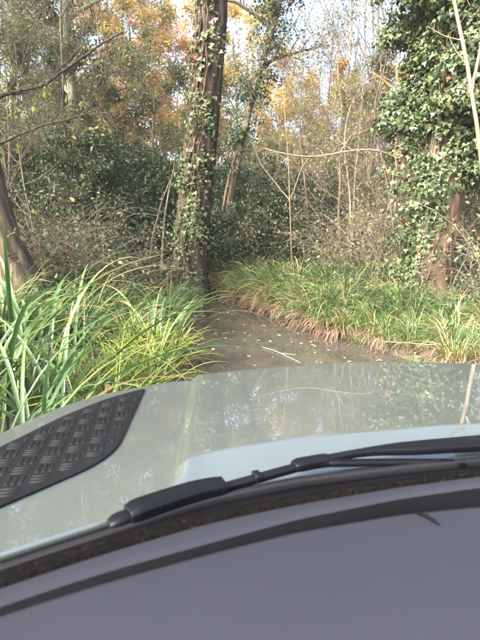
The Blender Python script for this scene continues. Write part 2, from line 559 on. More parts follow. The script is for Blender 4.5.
for sx in (-0.24, 2 * CU + 0.24):
    v_ = float(Fv(max(min(sx, 2 * CU + 0.4), -0.4))) + 0.10
    V, q = lathe([(0.001, 0.02), (0.06, 0.018), (0.085, 0.005), (0.088, -0.05)])
    h = link('headlight', mesh_np('headlight', V, q.ravel(), np.full(len(q), 4), M['lens'], True), car)
    h.location = (sx, v_, 1.03)
    V, q = lathe([(0.088, 0.004), (0.10, 0.008), (0.105, -0.02), (0.105, -0.06)])
    link('bezel', mesh_np('bezel', V, q.ravel(), np.full(len(q), 4), M['black'], True), h)
for sx in (-0.56, 2 * CU + 0.56):
    wq = bpy.data.objects.new('wheel', None)
    COL.objects.link(wq)
    wq.parent = car
    wq.location = (sx, 0.62, 0.20)
    V, q = lathe([(0.24, -0.12), (0.36, -0.125), (0.385, -0.09), (0.388, 0.09), (0.36, 0.125), (0.24, 0.12)], 36, 'x')
    link('tyre', mesh_np('tyre', V, q.ravel(), np.full(len(q), 4), M['rubber'], True), wq)
    V, q = lathe([(0.02, -0.07), (0.1, -0.06), (0.2, -0.08), (0.24, -0.115), (0.24, 0.115), (0.2, 0.08), (0.1, 0.06), (0.02, 0.07)], 36, 'x')
    link('rim', mesh_np('rim', V, q.ravel(), np.full(len(q), 4), M['chrome'], True), wq)

# tread plate with raised alternating bars, left; the same one mirrored on the right
def rounded(poly, rads, n=8):
    out_ = []
    k = len(poly)
    for i in range(k):
        a, b, c_ = np.array(poly[i - 1]), np.array(poly[i]), np.array(poly[(i + 1) % k])
        r_ = rads[i]
        if r_ <= 0:
            out_.append(b)
            continue
        p0, p1 = b + nrm(a - b) * r_, b + nrm(c_ - b) * r_
        for q in np.linspace(0, 1, n):
            out_.append((1 - q) ** 2 * p0 + 2 * q * (1 - q) * b + q * q * p1)
    return np.array(out_)
plate_poly = rounded([(-0.208, 1.318), (-0.197, 0.835), (-0.36, 0.63), (-0.47, 0.56), (-0.485, 0.70), (-0.448, 0.865), (-0.405, 0.985), (-0.368, 1.085), (-0.295, 1.222)],
                     [0.012, 0.09, 0.05, 0.02, 0.05, 0.05, 0.04, 0.04, 0.05])

def inside(poly, x, y):
    r_ = False
    n = len(poly)
    j = n - 1
    for i in range(n):
        if (poly[i][1] > y) != (poly[j][1] > y) and x < (poly[j][0] - poly[i][0]) * (y - poly[i][1]) / (poly[j][1] - poly[i][1]) + poly[i][0]:
            r_ = not r_
        j = i
    return r_

def plate(mir):
    f = (lambda u: 2 * CU - u) if mir else (lambda u: u)
    bm = bmesh.new()
    ctr = plate_poly.mean(0)
    lo, hi, inn = [], [], []
    for u, v in plate_poly:
        d_ = nrm(ctr - np.array((u, v)))
        lo.append(bm.verts.new((f(u), v, float(bonnet_z(u, v)) - 0.004)))
        hi.append(bm.verts.new((f(u), v, float(bonnet_z(u, v)) + 0.0045)))
        ui, vi = u + d_[0] * 0.006, v + d_[1] * 0.006
        inn.append(bm.verts.new((f(ui), vi, float(bonnet_z(ui, vi)) + 0.006)))
    n = len(lo)
    for i in range(n):
        j = (i + 1) % n
        bm.faces.new((lo[i], lo[j], hi[j], hi[i]))
        bm.faces.new((hi[i], hi[j], inn[j], inn[i]))
    fc = bm.faces.new(inn)
    bmesh.ops.triangulate(bm, faces=[fc])
    bmesh.ops.recalc_face_normals(bm, faces=bm.faces[:])
    me = bpy.data.meshes.new('tread_plate')
    bm.to_mesh(me)
    bm.free()
    me.materials.append(M['tread'])
    pl = link('tread_plate', me, car)
    # bars
    V, F = [], []
    pitch = 0.040
    ca, sa = math.cos(R(8)), math.sin(R(8))
    for i in range(-18, 19):
        for j in range(-24, 25):
            for k in (-1, 0, 1):
                along = (i + j) % 2
                cx, cy = i * pitch, j * pitch
                ox, oy = (0, k * 0.0112) if along else (k * 0.0112, 0)
                hx, hy = (0.0158, 0.0034) if along else (0.0034, 0.0158)
                x0, y0 = cx + ox, cy + oy
                uc, vc = -0.33 + ca * x0 - sa * y0, 0.95 + sa * x0 + ca * y0
                # keep a plain margin
                if not all(inside(plate_poly, uc + e1, vc + e2) for e1 in (-hx - 0.004, hx + 0.004) for e2 in (-hy - 0.004, hy + 0.004)):
                    continue
                b0 = len(V)
                for (sx, sz) in ((1, 0.005), (0.68, 0.0070), (0.36, 0.0074)):
                    for ex, ey in ((-1, -1), (1, -1), (1, 1), (-1, 1)):
                        x1, y1 = x0 + ex * (hx - (1 - sx) * 0.0034), y0 + ey * (hy - (1 - sx) * 0.0034)
                        u, v = -0.33 + ca * x1 - sa * y1, 0.95 + sa * x1 + ca * y1
                        V.append((f(u), v, float(bonnet_z(u, v)) + sz))
                for l in range(2):
                    for e in range(4):
                        F.append((b0 + l * 4 + e, b0 + l * 4 + (e + 1) % 4, b0 + l * 4 + 4 + (e + 1) % 4, b0 + l * 4 + 4 + e))
                F.append((b0 + 8, b0 + 9, b0 + 10, b0 + 11))
    F = np.array(F)
    if mir:
        F = F[:, ::-1]
    o = stuff('tread_pattern', mesh_np('tread_pattern', np.array(V), F.ravel(), np.full(len(F), 4), M['tread'], False), pl)
plate(False)
plate(True)

# strips that follow the windscreen base
def curve_pts(us, vs):
    us, vs = mirror(us, vs)
    return smooth_curve(us, vs)
B1 = curve_pts([-0.5, -0.264, -0.157, -0.025, 0.035, 0.133, 0.312, 0.472, 0.555], [0.38, 0.517, 0.572, 0.627, 0.645, 0.674, 0.715, 0.742, 0.748])
B2 = curve_pts([-0.5, -0.25, -0.15, -0.024, 0.034, 0.128, 0.304, 0.461, 0.555], [0.345, 0.486, 0.541, 0.600, 0.621, 0.650, 0.694, 0.724, 0.732])
B3 = curve_pts([-0.5, -0.236, -0.141, -0.023, 0.12, 0.289, 0.434, 0.555], [0.30, 0.456, 0.504, 0.552, 0.608, 0.655, 0.683, 0.692])
B4 = curve_pts([-0.5, -0.229, -0.135, -0.022, 0.029, 0.113, 0.267, 0.393, 0.555], [0.28, 0.437, 0.480, 0.524, 0.542, 0.570, 0.604, 0.618, 0.628])
uu = np.linspace(-0.5, 2 * CU + 0.5, 120)

def strip(name, rows_, material, parent=car):
    P = np.array([np.stack([uu, f_(uu) + dv, np.full(len(uu), z_) + zb(f_(uu)) - zb(0.6)], -1) for f_, dv, z_ in rows_])
    return link(name, grid_mesh(name, P, material, True, flip=True), parent)

z0 = 1.315
strip('cowl_panel', [(Rv, 0.02, z0 - 0.035), (Rv, 0.004, z0 - 0.032), (Rv, -0.006, z0 - 0.012), (Rv, -0.02, z0 - 0.010), (B1, 0.03, z0 - 0.012), (B1, 0.008, z0 - 0.004), (B1, 0.0, z0 - 0.004), (B1, -0.004, z0 - 0.012)], M['black'])
strip('windscreen_seal', [(B1, 0.001, z0 - 0.014), (B1, -0.001, z0 - 0.001), (B1, -0.010, z0 + 0.001), (B2, 0.004, z0 - 0.001), (B2, -0.001, z0 - 0.010)], M['seal'])
dash = link('dashboard', None, car) if False else strip('dashboard', [(B2, 0.002, z0 - 0.016), (B2, -0.004, z0 - 0.003), (B2, -0.012, z0), (B3, 0.010, z0), (B3, 0.003, z0 - 0.001), (B3, -0.002, z0 - 0.006)], M['dash'])
strip('dashboard_vent', [(B3, -0.001, z0 - 0.0045), (B3, -0.006, z0 - 0.010), (B4, 0.004, z0 - 0.012), (B4, -0.002, z0 - 0.002)], M['groove'], dash)
strip('dashboard_top', [(B4, 0.003, z0 - 0.008), (B4, 0.0, z0 - 0.001), (B4, -0.006, z0), (B4, -0.05, z0 - 0.001), (B4, -0.12, z0 - 0.006), (B4, -0.22, z0 - 0.02), (B4, -0.30, z0 - 0.06), (B4, -0.33, z0 - 0.13), (B4, -0.34, z0 - 0.4)], M['dash'], dash)
# small raised seam near the right of the vent
T_ = Tubes()
T_.add([(0.292, 0.603, z0 + 0.001), (0.302, 0.594, z0 + 0.0015), (0.308, 0.582, z0 + 0.001), (0.312, 0.575, z0)], [0.002, 0.003, 0.0025, 0.001], 6, True)
link('vent_seam', T_.mesh('vent_seam', M['groove']), dash)

# windscreen: a clear pane rising from the seal and leaning back over the dashboard
m, t, p, out = mat('clear_glass')
tb = t.nodes.new('ShaderNodeBsdfTransparent')
tb.inputs[0].default_value = (0.985, 0.99, 0.985, 1)
t.links.new(tb.outputs[0], out.inputs[0])
Pw = []
for a in np.linspace(0, 1, 10):
    Pw.append(np.stack([CU + (uu - CU) * (1 - 0.1 * a), B1(uu) + 0.003 - 0.52 * a - 0.03 * math.sin(a * math.pi), np.full(len(uu), z0 - 0.002) + zb(B1(uu)) - zb(0.6) + 0.62 * a], -1))
link('windscreen', grid_mesh('windscreen', np.array(Pw), m), car)

# wiper: end cap, blade, clip and arm
wip = bpy.data.objects.new('wiper', None)
COL.objects.link(wip)
wip.parent = car
def sweep(path, sec, name, material, parent, cap=True, scale=None):
    """section (y across, z up) swept along a path in the car's frame"""
    path = np.array(path, float)
    T = nrm(np.gradient(path, axis=0))
    Up = np.array([0, 0, 1.0])
    A = nrm(np.cross(Up, T))
    sec = np.array(sec)
    sc_ = np.ones((len(path), 2)) if scale is None else np.array(scale, float)
    if sc_.ndim == 1:
        sc_ = np.stack([sc_, sc_], -1)
    V = path[:, None, :] + A[:, None, :] * (sec[:, 0][None] * sc_[:, 0:1])[..., None] + Up * (sec[:, 1][None] * sc_[:, 1:2])[..., None]
    k, n = len(path), len(sec)
    F, C = [], []
    for i in range(k - 1):
        for j in range(n):
            F += [i * n + j, i * n + (j + 1) % n, (i + 1) * n + (j + 1) % n, (i + 1) * n + j]
            C.append(4)
    if cap:
        F += list(range(n))[::-1] + [(k - 1) * n + j for j in range(n)]
        C += [n, n]
    me = mesh_np(name, V.reshape(-1, 3), F, C, material, False)
    o = link(name, me, parent)
    b = o.modifiers.new('bevel', 'BEVEL')
    b.width = 0.0010
    b.segments = 2
    b.limit_method = 'ANGLE'
    return o

def along(us_, off, dz):
    us_ = np.array(us_, float)
    off = np.broadcast_to(np.asarray(off, float), us_.shape)
    dz = np.broadcast_to(np.asarray(dz, float), us_.shape)
    return np.stack([us_, Rv(us_) + off, 1.315 + dz + zb(Rv(us_)) - zb(0.6)], -1)

box = [(-0.5, 0), (-0.5, 0.78), (-0.38, 1), (0.38, 1), (0.5, 0.72), (0.5, 0)]
sc = lambda w_, h_: [(y * w_, z * h_) for y, z in box]
ub = np.concatenate([[-0.128, -0.125, -0.121], np.linspace(-0.112, 0.002, 7), [0.007, 0.012]])
prof_c = np.clip(np.minimum((ub + 0.1295) / 0.005, (0.013 - ub) / 0.008), 0.93, 1)
prof_z = np.interp(ub, [-0.128, -0.115, -0.03, 0.012], [0.96, 1.0, 0.92, 0.72])
sweep(along(ub, -0.024, np.linspace(-0.007, 0.000, 12)), sc(0.036, 0.027), 'end_cap', M['wiper'], wip, scale=np.stack([prof_c, prof_z * np.sqrt(prof_c)], -1))
sweep(along(np.linspace(-0.152, -0.124, 5), -0.024, -0.008), sc(0.026, 0.020), 'end_clip', M['wiper'], wip, scale=np.array([0.75, 0.95, 1, 1, 1]))
sweep(along(np.linspace(-0.3, 0.85, 60), -0.040, -0.012), sc(0.012, 0.015), 'blade_rubber', M['rubber'], wip)
ua = np.linspace(-0.010, 0.22, 20)
sweep(along(ua, np.interp(ua, [-0.01, 0.15, 0.22], [-0.024, -0.010, -0.008]), np.interp(ua, [-0.01, 0.15, 0.22], [-0.003, 0.004, 0.004])), sc(0.017, 0.011), 'blade', M['wiper'], wip)
ua2 = np.linspace(0.135, 0.205, 8)
sweep(along(ua2, np.linspace(-0.009, -0.002, 8), 0.004), sc(0.026, 0.016), 'blade_clip', M['wiper'], wip, scale=np.array([0.85, 1, 1, 1, 1, 1, 1, 0.9]))
sweep(along(np.linspace(0.062, 0.073, 3), -0.016, 0.001), sc(0.022, 0.015), 'blade_clip', M['wiper'], wip)
ua3 = np.linspace(0.19, 0.95, 40)
wd = np.interp(ua3, [0.19, 0.25, 0.30, 0.36, 0.55, 0.95], [0.8, 0.8, 1.1, 2.0, 2.6, 2.8])
hd = np.interp(ua3, [0.19, 0.25, 0.32, 0.55, 0.95], [1.0, 1.0, 1.2, 1.5, 1.6])
sweep(along(ua3, np.interp(ua3, [0.19, 0.30, 0.5, 0.95], [-0.002, 0.004, -0.002, -0.014]), np.interp(ua3, [0.19, 0.25, 0.35, 0.95], [0.007, 0.010, 0.008, 0.004])), sc(0.018, 0.011), 'arm', M['wiper'], wip, scale=np.stack([wd, hd], -1))
ua4 = np.linspace(0.20, 0.46, 20)
sweep(along(ua4, np.linspace(-0.010, -0.040, 20), np.linspace(0.004, -0.008, 20)), sc(0.016, 0.010), 'blade', M['wiper'], wip)

# ------------------------------------------------------------------ tree growing
class TP:
    pass

def tp(**k):
    o = TP()
    o.__dict__.update(k)
    return o

def grow(r, T, anchors, p, d, L, rad, lev, P):
    n = P.seg[lev]
    step = L / n
    pts, rr, dirs = [p], [rad], []
    d = nrm(d)
    for i in range(n):
        d = d + r.normal(size=3) * P.wob[lev]
        d[2] += P.trop[lev]
        d = d / math.sqrt(d @ d)
        p = p + d * step
        pts.append(p)
        dirs.append(d)
        rr.append(rad * (1 - (i + 1) / n * (1 - P.tip[lev])))
    T.add(pts, rr, P.sides[lev])
    if lev >= P.leaf_from:
        for i in range(1, n + 1):
            anchors.append((pts[i], dirs[i - 1]))
    if lev < P.max:
        k = P.kids[lev]
        for i in range(k):
            tq = P.start[lev] + (1 - P.start[lev]) * ((i + r.random()) / k)
            f = tq * n
            j = min(int(f), n - 1)
            q = pts[j] + (pts[j + 1] - pts[j]) * (f - j)
            dd = dirs[j]
            pr = np.cross(dd, r.normal(size=3))
            pr = pr / (math.sqrt(pr @ pr) + 1e-9)
            a = P.ang[lev] * (0.7 + 0.6 * r.random())
            nd = dd * math.cos(a) + pr * math.sin(a)
            grow(r, T, anchors, q, nd, L * P.ratio[lev] * (1.15 - 0.55 * tq) * (0.7 + 0.6 * r.random()), max(rr[j] * P.rr[lev], 0.0035), lev + 1, P)

def leaves_at(name, anchors, per, spread, size, m, r, tint=(0, 1), shape=DIA, down=0.3, keep=1.0, clumpy=True, fold=0.25):
    A = np.array([a[0] for a in anchors])
    D = np.array([a[1] for a in anchors])
    if keep < 1:
        s = r.random(len(A)) < keep
        A, D = A[s], D[s]
    idx = np.repeat(np.arange(len(A)), per)
    n = len(idx)
    Pp = A[idx] + r.normal(size=(n, 3)) * spread
    dirs = nrm(D[idx] * 0.6 + rand_dirs(n, r) + np.array([0, 0, -down]))
    nor = rand_dirs(n, r) + np.array([0, 0, 1.0])
    base = r.random(len(A))[idx] if clumpy else r.random(n)
    tn = tint[0] + (tint[1] - tint[0]) * np.clip(base * 0.6 + r.random(n) * 0.4, 0, 1)
    return leaves_mesh(name, Pp, dirs, nor, size * (0.6 + 0.8 * r.random(n)), tn, m, shape, fold)

def bark_lump(seed, amp=0.10, ridges=9, flare=0.0, flare_h=0.8, zbase=0.0):
    q = np.random.default_rng(seed)
    ph = q.random(8) * 6.28
    def f(pts, th, rad):
        z = pts[:, 2:3]
        t_ = th[None, :]
        a = 0.5 * np.sin(ridges * t_ + 1.8 * np.sin(z * 1.7 + ph[0]) + ph[1]) + 0.35 * np.sin((ridges * 2 + 1) * t_ + 2.4 * np.sin(z * 2.9 + ph[2]) + z * 1.1)
        a = a + 0.35 * np.sin(3 * t_ + z * 0.9 + ph[3]) + 0.3 * np.sin(z * 7 + 4 * t_ + ph[4]) * np.sin(5 * t_ + ph[5])
        fl = flare * np.exp(-np.clip(z - zbase, 0, None) / flare_h) * (1 + 0.45 * np.sin(5 * t_ + ph[6]))
        return rad[:, None] * (1 + amp * a + fl)
    return f

def path_interp(pts, n):
    pts = np.array(pts, float)
    d = np.concatenate([[0], np.cumsum(np.linalg.norm(np.diff(pts, axis=0), axis=1))])
    s = np.linspace(0, d[-1], n)
    o = np.stack([np.interp(s, d, pts[:, i]) for i in range(3)], -1)
    for _ in range(3):
        o[1:-1] = (o[:-2] + 2 * o[1:-1] + o[2:]) / 4
    return o

def ivy_on(name, path, rad, n, r, size=(0.06, 0.12), spread=0.1, zr=(0, 1), side=None, tint_fn=None, dens=None, hang=0.9, parent=None, m=None):
    """ivy leaves clothing a trunk: leaves face outwards and hang"""
    path = np.asarray(path)
    k = len(path)
    f = zr[0] + (zr[1] - zr[0]) * r.random(n)
    if dens is not None:
        keep = r.random(n) < dens(f)
        f = f[keep]
        n = len(f)
    fi = f * (k - 1)
    j = np.clip(fi.astype(int), 0, k - 2)
    c_ = path[j] + (path[j + 1] - path[j]) * (fi - j)[:, None]
    rd = np.interp(fi, np.arange(k), rad)
    th = r.random(n) * 2 * math.pi
    if side is not None:
        th = side[0] + r.normal(size=n) * side[1]
    # patches: bunch the leaves
    th = th + 0.25 * np.sin(f * 37 + th * 2)
    o = np.stack([np.cos(th), np.sin(th), np.zeros(n)], -1)
    off = rd * 1.0 + np.abs(r.normal(size=n)) * spread + 0.02
    Pp = c_ + o * off[:, None] + np.stack([np.zeros(n), np.zeros(n), r.normal(size=n) * 0.05], -1)
    D = nrm(rand_dirs(n, r) * 0.75 + o * 0.45 + np.array([0, 0, -hang]))
    N = nrm(o + rand_dirs(n, r) * 0.55 + np.array([0, 0, 0.45]))
    s = size[0] + (size[1] - size[0]) * r.random(n) ** 1.6
    tn = r.random(n) * 0.7 + 0.12 if tint_fn is None else tint_fn(f, th, r)
    return stuff(name, leaves_mesh(name, Pp, D, N, s, tn, m or M['ivy'], IVY, 0.15, 1.15), parent)

def ivy_lobes(parent, path, q, count, zs, reaches, f_range, tint_fn, dens=85, ang=None, lobe=(0.28, 0.5), size=(0.05, 0.11), both=True):
    """ivy standing off a trunk on short side shoots, each with its own mass of leaves"""
    T, lobes = Tubes(), []
    k_ = len(path) - 1
    for k in range(count):
        f = f_range[0] + (f_range[1] - f_range[0]) * q.random() ** 1.15
        c_ = path[int(f * k_)]
        a = q.random() * 2 * math.pi if ang is None else ang[0] + ang[1] * q.normal()
        reach = np.interp(c_[2], zs, reaches) * (0.5 + 0.6 * q.random())
        e = c_ + np.array([math.cos(a) * reach, math.sin(a) * reach, 0.35 * q.normal() + 0.1])
        T.add(path_interp([c_, (c_ + e) / 2 + [0, 0, 0.12], e], 6), np.linspace(0.03, 0.008, 6), 4)
        rad = lobe[0] + (lobe[1] - lobe[0]) * q.random()
        lobes.append((e, rad))
        if both:
            lobes.append(((c_ + e) / 2, rad * 0.9))
    stuff('ivy_shoots', T.mesh('ivy_shoots', M['stem_ivy']), parent)
    Pp, D, N, tn = [], [], [], []
    for e, rad in lobes:
        n = int(dens * (rad / 0.3) ** 2)
        dr = rand_dirs(n, q)
        dr[:, 2] = np.abs(dr[:, 2]) * 0.9 - 0.25
        Pp.append(np.array(e) + dr * rad * (0.55 + 0.5 * q.random((n, 1))) * np.array([1, 1, 1.25]))
        D.append(nrm(rand_dirs(n, q) * 0.7 + dr * 0.5 + np.array([0, 0, -0.8])))
        N.append(nrm(dr + rand_dirs(n, q) * 0.4 + np.array([0, 0, 0.6])))
        tn.append(np.clip(tint_fn(np.zeros(n), np.zeros(n), q) + q.normal() * 0.08, 0, 0.96))
    Pp, D, N, tn = map(np.concatenate, (Pp, D, N, tn))
    stuff('ivy_leaves', leaves_mesh('ivy_leaves', Pp, D, N, size[0] + (size[1] - size[0]) * q.random(len(Pp)), tn, M['ivy'], IVY, 0.15, 1.15), parent)

# ------------------------------------------------------------------ the big trunk in the middle
def crown_for(parent, tips, r, L, rad, leafm, P, per=3, tint=(0, 1), name='crown', keep=1.0, size=0.09, wood=None):
    T, an = Tubes(), []
    for p_, d_ in tips:
        grow(r, T, an, np.array(p_, float), np.array(d_, float), L * (0.8 + 0.4 * r.random()), rad, 0, P)
    link('branches', T.mesh('branches', wood or M['bark_dark']), parent)
    if per:
        stuff(name, leaves_at(name, an, per, 0.10, size, leafm, r, tint, DIA, keep=keep), parent)

PB = tp(seg=[7, 5, 4, 3], wob=[0.14, 0.2, 0.25, 0.3], trop=[0.05, 0.02, 0.0, 0.0], tip=[0.35, 0.3, 0.3, 0.3], sides=[7, 5, 4, 3],
        kids=[7, 6, 5, 0], start=[0.25, 0.2, 0.15, 0], ang=[0.8, 0.8, 0.8, 0], ratio=[0.5, 0.5, 0.5, 0], rr=[0.5, 0.55, 0.6, 0], max=3, leaf_from=3)

r1 = np.random.default_rng(3)
bx, by = at(188, 13.2), 13.2
bz = gz(bx, by) - 0.15
tree_mid = thing('ivy_tree', 'thick upright furrowed tree with patchy ivy at the bend of the flooded track', 'tree', (0, 0, 0))
pth = path_interp([(bx, by, bz), (bx + 0.14, by + 0.02, 1.5), (bx + 0.40, by + 0.05, 4), (bx + 0.74, by, 7.2), (bx + 1.05, by - 0.1, 11), (bx + 1.1, by, 15)], 120)
rad_m = np.interp(pth[:, 2], [0, 0.6, 2, 5, 8, 15], [0.53, 0.48, 0.435, 0.40, 0.38, 0.24])
T = Tubes().add(pth, rad_m, 56, lump=bark_lump(5, 0.085, 11, 0.28, 0.5, bz))
link('trunk', T.mesh('trunk', M['bark_big']), tree_mid)
T = Tubes()                                                   # ivy stems climbing the trunk, most on the lit left side
for k in range(46):
    th0 = r1.normal() * 0.5 + math.pi * 1.12
    f0 = r1.random() * 0.12
    f1 = min(0.98, f0 + 0.12 + r1.random() * 0.55)
    n = 40
    f = np.linspace(f0, f1, n) * 119
    j = f.astype(int).clip(0, 118)
    cpt = pth[j] + (pth[j + 1] - pth[j]) * (f - j)[:, None]
    th = th0 + np.cumsum(r1.normal(size=n) * 0.05) + 0.15 * np.sin(f * 0.3 + k)
    ro = np.interp(f, np.arange(120), rad_m) * (1.05 + 0.3 * np.exp(-np.clip(cpt[:, 2] - bz, 0, 9) / 0.5)) + 0.02 + r1.random() * 0.03
    T.add(cpt + np.stack([np.cos(th) * ro, np.sin(th) * ro, th * 0], -1), np.linspace(0.028, 0.009, n) * (0.6 + r1.random() * 0.7), 5)
stuff('ivy_stems', T.mesh('ivy_stems', M['stem_ivy']), tree_mid)
def tint_mid(f, th, r):
    t_ = r.random(len(f)) * 0.72 + 0.14
    rust = (r.random(len(f)) < np.interp(f, [0.1, 0.25, 0.32, 0.5, 0.7], [0.01, 0.06, 0.25, 0.26, 0.2])) & (np.cos(th - math.pi * 1.15) > 0.2)
    t_[rust] = 0.93 + r.random(rust.sum()) * 0.07
    pale = (r.random(len(f)) < 0.25) & ~rust
    t_[pale] = 0.8 + r.random(pale.sum()) * 0.09
    return t_
ivy_on('ivy_leaves', pth, rad_m, 7000, r1, (0.06, 0.145), 0.10, (0.0, 0.72), (math.pi * 1.27, 0.85), tint_mid, lambda f: np.interp(f, [0, 0.05, 0.2, 0.35, 0.45, 0.72], [0.4, 0.95, 0.9, 0.55, 0.5, 0.6]) * (0.45 + 0.55 * (np.sin(f * 61) > -0.3)), parent=tree_mid)
tips = []
for k in range(11):
    f = 0.57 + 0.43 * k / 10
    a = k * 2.4 + 0.5
    tips.append((pth[int(f * 119)], (math.cos(a), math.sin(a), 0.55)))
crown_for(tree_mid, tips, r1, 4.2, 0.13, M['olive'], PB, 2, (0.2, 1.0), keep=0.4)

# ------------------------------------------------------------------ leaning ivy-clad tree right of it
lean = thing('leaning_ivy_tree', 'slender leaning tree with ivy-clad upper stem right of the thick middle trunk', 'tree')
d_ = 16.5
lp = path_interp([(at(221, d_), d_, 0.3), (at(230, d_), d_, 3.0), (at(241, d_), d_, 4.9), (at(256, d_), d_ - 0.1, 7.0), (at(272, d_), d_ - 0.1, 8.7), (at(290, d_), d_, 11.5), (at(300, d_), d_, 14)], 80)
lr = np.interp(lp[:, 2], [0, 2, 5, 8, 14], [0.15, 0.12, 0.105, 0.095, 0.05])
T = Tubes().add(lp, lr, 24, lump=bark_lump(9, 0.10, 7, 0.2, 0.5, 0.4))
T.add(path_interp([(at(216, d_), d_ - 0.4, 0.3), (at(221, d_), d_ - 0.4, 2.2), (at(228, d_), d_ - 0.3, 3.6), (at(238, d_), d_, 4.8)], 20), np.linspace(0.06, 0.035, 20), 8)
link('trunk', T.mesh('trunk', M['bark_tan']), lean)
ivy_lobes(lean, lp, np.random.default_rng(78), 70, [2, 4, 6, 9, 13], [0.12, 0.28, 0.6, 0.8, 0.8], (0.32, 0.97), lambda f, th, r: 0.1 + r.random(len(f)) * 0.7, 42, None, (0.2, 0.36))
ivy_on('ivy_leaves', lp, lr, 3000, r1, (0.06, 0.13), 0.30, (0.16, 0.98), None, lambda f, th, r: np.clip(r.random(len(f)) * 0.75, 0, 0.85), lambda f: np.interp(f, [0.16, 0.35, 0.45, 0.6, 1], [0.1, 0.3, 0.85, 1, 1]), parent=lean)
tips = [(lp[int(i)], (math.cos(a), math.sin(a), 0.7)) for i, a in ((40, 0.2), (47, 3.0), (54, 5.2), (60, 1.2), (66, 2.6), (72, 4.0), (78, 0.5))]
crown_for(lean, tips, r1, 3.0, 0.07, M['olive'], PB, 1, (0.0, 0.8), keep=0.25, wood=M['bark_dark'])

# ------------------------------------------------------------------ the ivy-covered tree on the right
rt = thing('ivy_tree', 'massive ivy-smothered tree with bare reddish lower trunk on the right bank', 'tree')
d_ = 9.3
rx, ry = at(427, d_), d_
rz_ = gz(rx, ry) - 0.12
rp = path_interp([(rx - 0.05, ry, rz_), (rx + 0.02, ry, 1.2), (rx + 0.20, ry + 0.05, 2.4), (rx + 0.28, ry + 0.1, 4.0), (rx + 0.2, ry + 0.1, 7), (rx + 0.3, ry, 12)], 110)
rr_ = np.interp(rp[:, 2], [0, 0.5, 1.2, 2.5, 5, 12], [0.50, 0.43, 0.38, 0.37, 0.33, 0.2])
T = Tubes().add(rp, rr_, 56, lump=bark_lump(21, 0.075, 10, 0.30, 0.38, rz_))
for k in range(7):
    a = k * 0.9 + 0.3
    T.add(path_interp([(rx + 0.4 * math.cos(a), ry + 0.4 * math.sin(a), rz_ + 0.38), (rx + 0.75 * math.cos(a), ry + 0.75 * math.sin(a), rz_ + 0.12), (rx + 1.2 * math.cos(a + .1), ry + 1.2 * math.sin(a + .1), rz_ - 0.06)], 14), np.linspace(0.16, 0.05, 14), 9)
link('trunk', T.mesh('trunk', M['bark_red']), rt)
T = Tubes()
for k in range(12):
    th0 = r1.normal() * 0.4 + math.pi * 1.1
    n = 36
    f = np.linspace(0.0, 0.25 + r1.random() * 0.5, n) * 109
    j = f.astype(int).clip(0, 108)
    cpt = rp[j] + (rp[j + 1] - rp[j]) * (f - j)[:, None]
    th = th0 + np.cumsum(r1.normal(size=n) * 0.05)
    ro = np.interp(f, np.arange(110), rr_) * (1.08 + 0.3 * np.exp(-np.clip(cpt[:, 2] - rz_, 0, 9) / 0.38)) + 0.02
    T.add(cpt + np.stack([np.cos(th) * ro, np.sin(th) * ro, th * 0], -1), np.linspace(0.026, 0.01, n), 5)
stuff('ivy_stems', T.mesh('ivy_stems', M['stem_ivy']), rt)
def tint_rt(f, th, r):
    t_ = r.random(len(f)) * 0.68 + 0.05
    pale = r.random(len(f)) < 0.16
    t_[pale] = 0.76 + r.random(pale.sum()) * 0.12
    rust = r.random(len(f)) < 0.012
    t_[rust] = 0.95
    return t_
# lower apron on the left flank, then the full mass above
ivy_on('ivy_leaves', rp, rr_, 2600, r1, (0.05, 0.105), 0.12, (0.01, 0.25), (math.pi * 1.1, 0.42), tint_rt, None, parent=rt)
# bulging ivy mass on short side shoots
q = np.random.default_rng(77)
ivy_lobes(rt, rp, q, 190, [2.0, 2.6, 4, 6, 9, 12], [0.35, 0.65, 0.95, 1.1, 1.15, 1.0], (0.245, 0.95), tint_rt, 135)
ivy_lobes(rt, rp, q, 22, [0.4, 1.2, 2.6], [0.75, 0.8, 1.0], (0.06, 0.23), tint_rt, 42, (math.pi * 1.03, 0.2), (0.16, 0.28), both=False)
ivy_on('ivy_leaves', rp, rr_, 8000, r1, (0.05, 0.11), 0.2, (0.2, 0.95), None, tint_rt, None, parent=rt)

# ------------------------------------------------------------------ leaning old trunk at the left
lt = thing('leaning_tree', 'bare grey-brown trunk leaning out past the left edge above tall sedge', 'tree')
d_ = 6.6
l_ = path_interp([(at(32, d_), d_, 0.2), (at(22, d_), d_, 1.0), (at(4, d_), d_, 1.85), (at(-8, d_), d_ + 0.05, 2.6), (at(-30, d_), d_ + 0.2, 5), (at(-70, d_), d_ + 0.5, 9)], 80)
lr2 = np.interp(l_[:, 2], [0.2, 0.8, 1.5, 2.2, 5, 9], [0.42, 0.33, 0.25, 0.22, 0.18, 0.1])
T = Tubes().add(l_, lr2, 40, lump=bark_lump(33, 0.11, 9, 0.2, 0.4, 0.2))
link('trunk', T.mesh('trunk', M['bark_old']), lt)
tips = [(l_[int(i)], d0) for i, d0 in ((34, (0.6, 0.3, 0.6)), (42, (0.3, 0.8, 0.5)), (50, (0.7, -0.2, 0.7)), (58, (-0.5, 0.3, 0.8)), (66, (0.6, 0.6, 0.6)), (78, (-0.2, 0.1, 1)))]
crown_for(lt, tips[2:], r1, 2.2, 0.025, M['olive'], PB, 2, (0.3, 1), keep=0.5, size=0.06, wood=M['twig'])

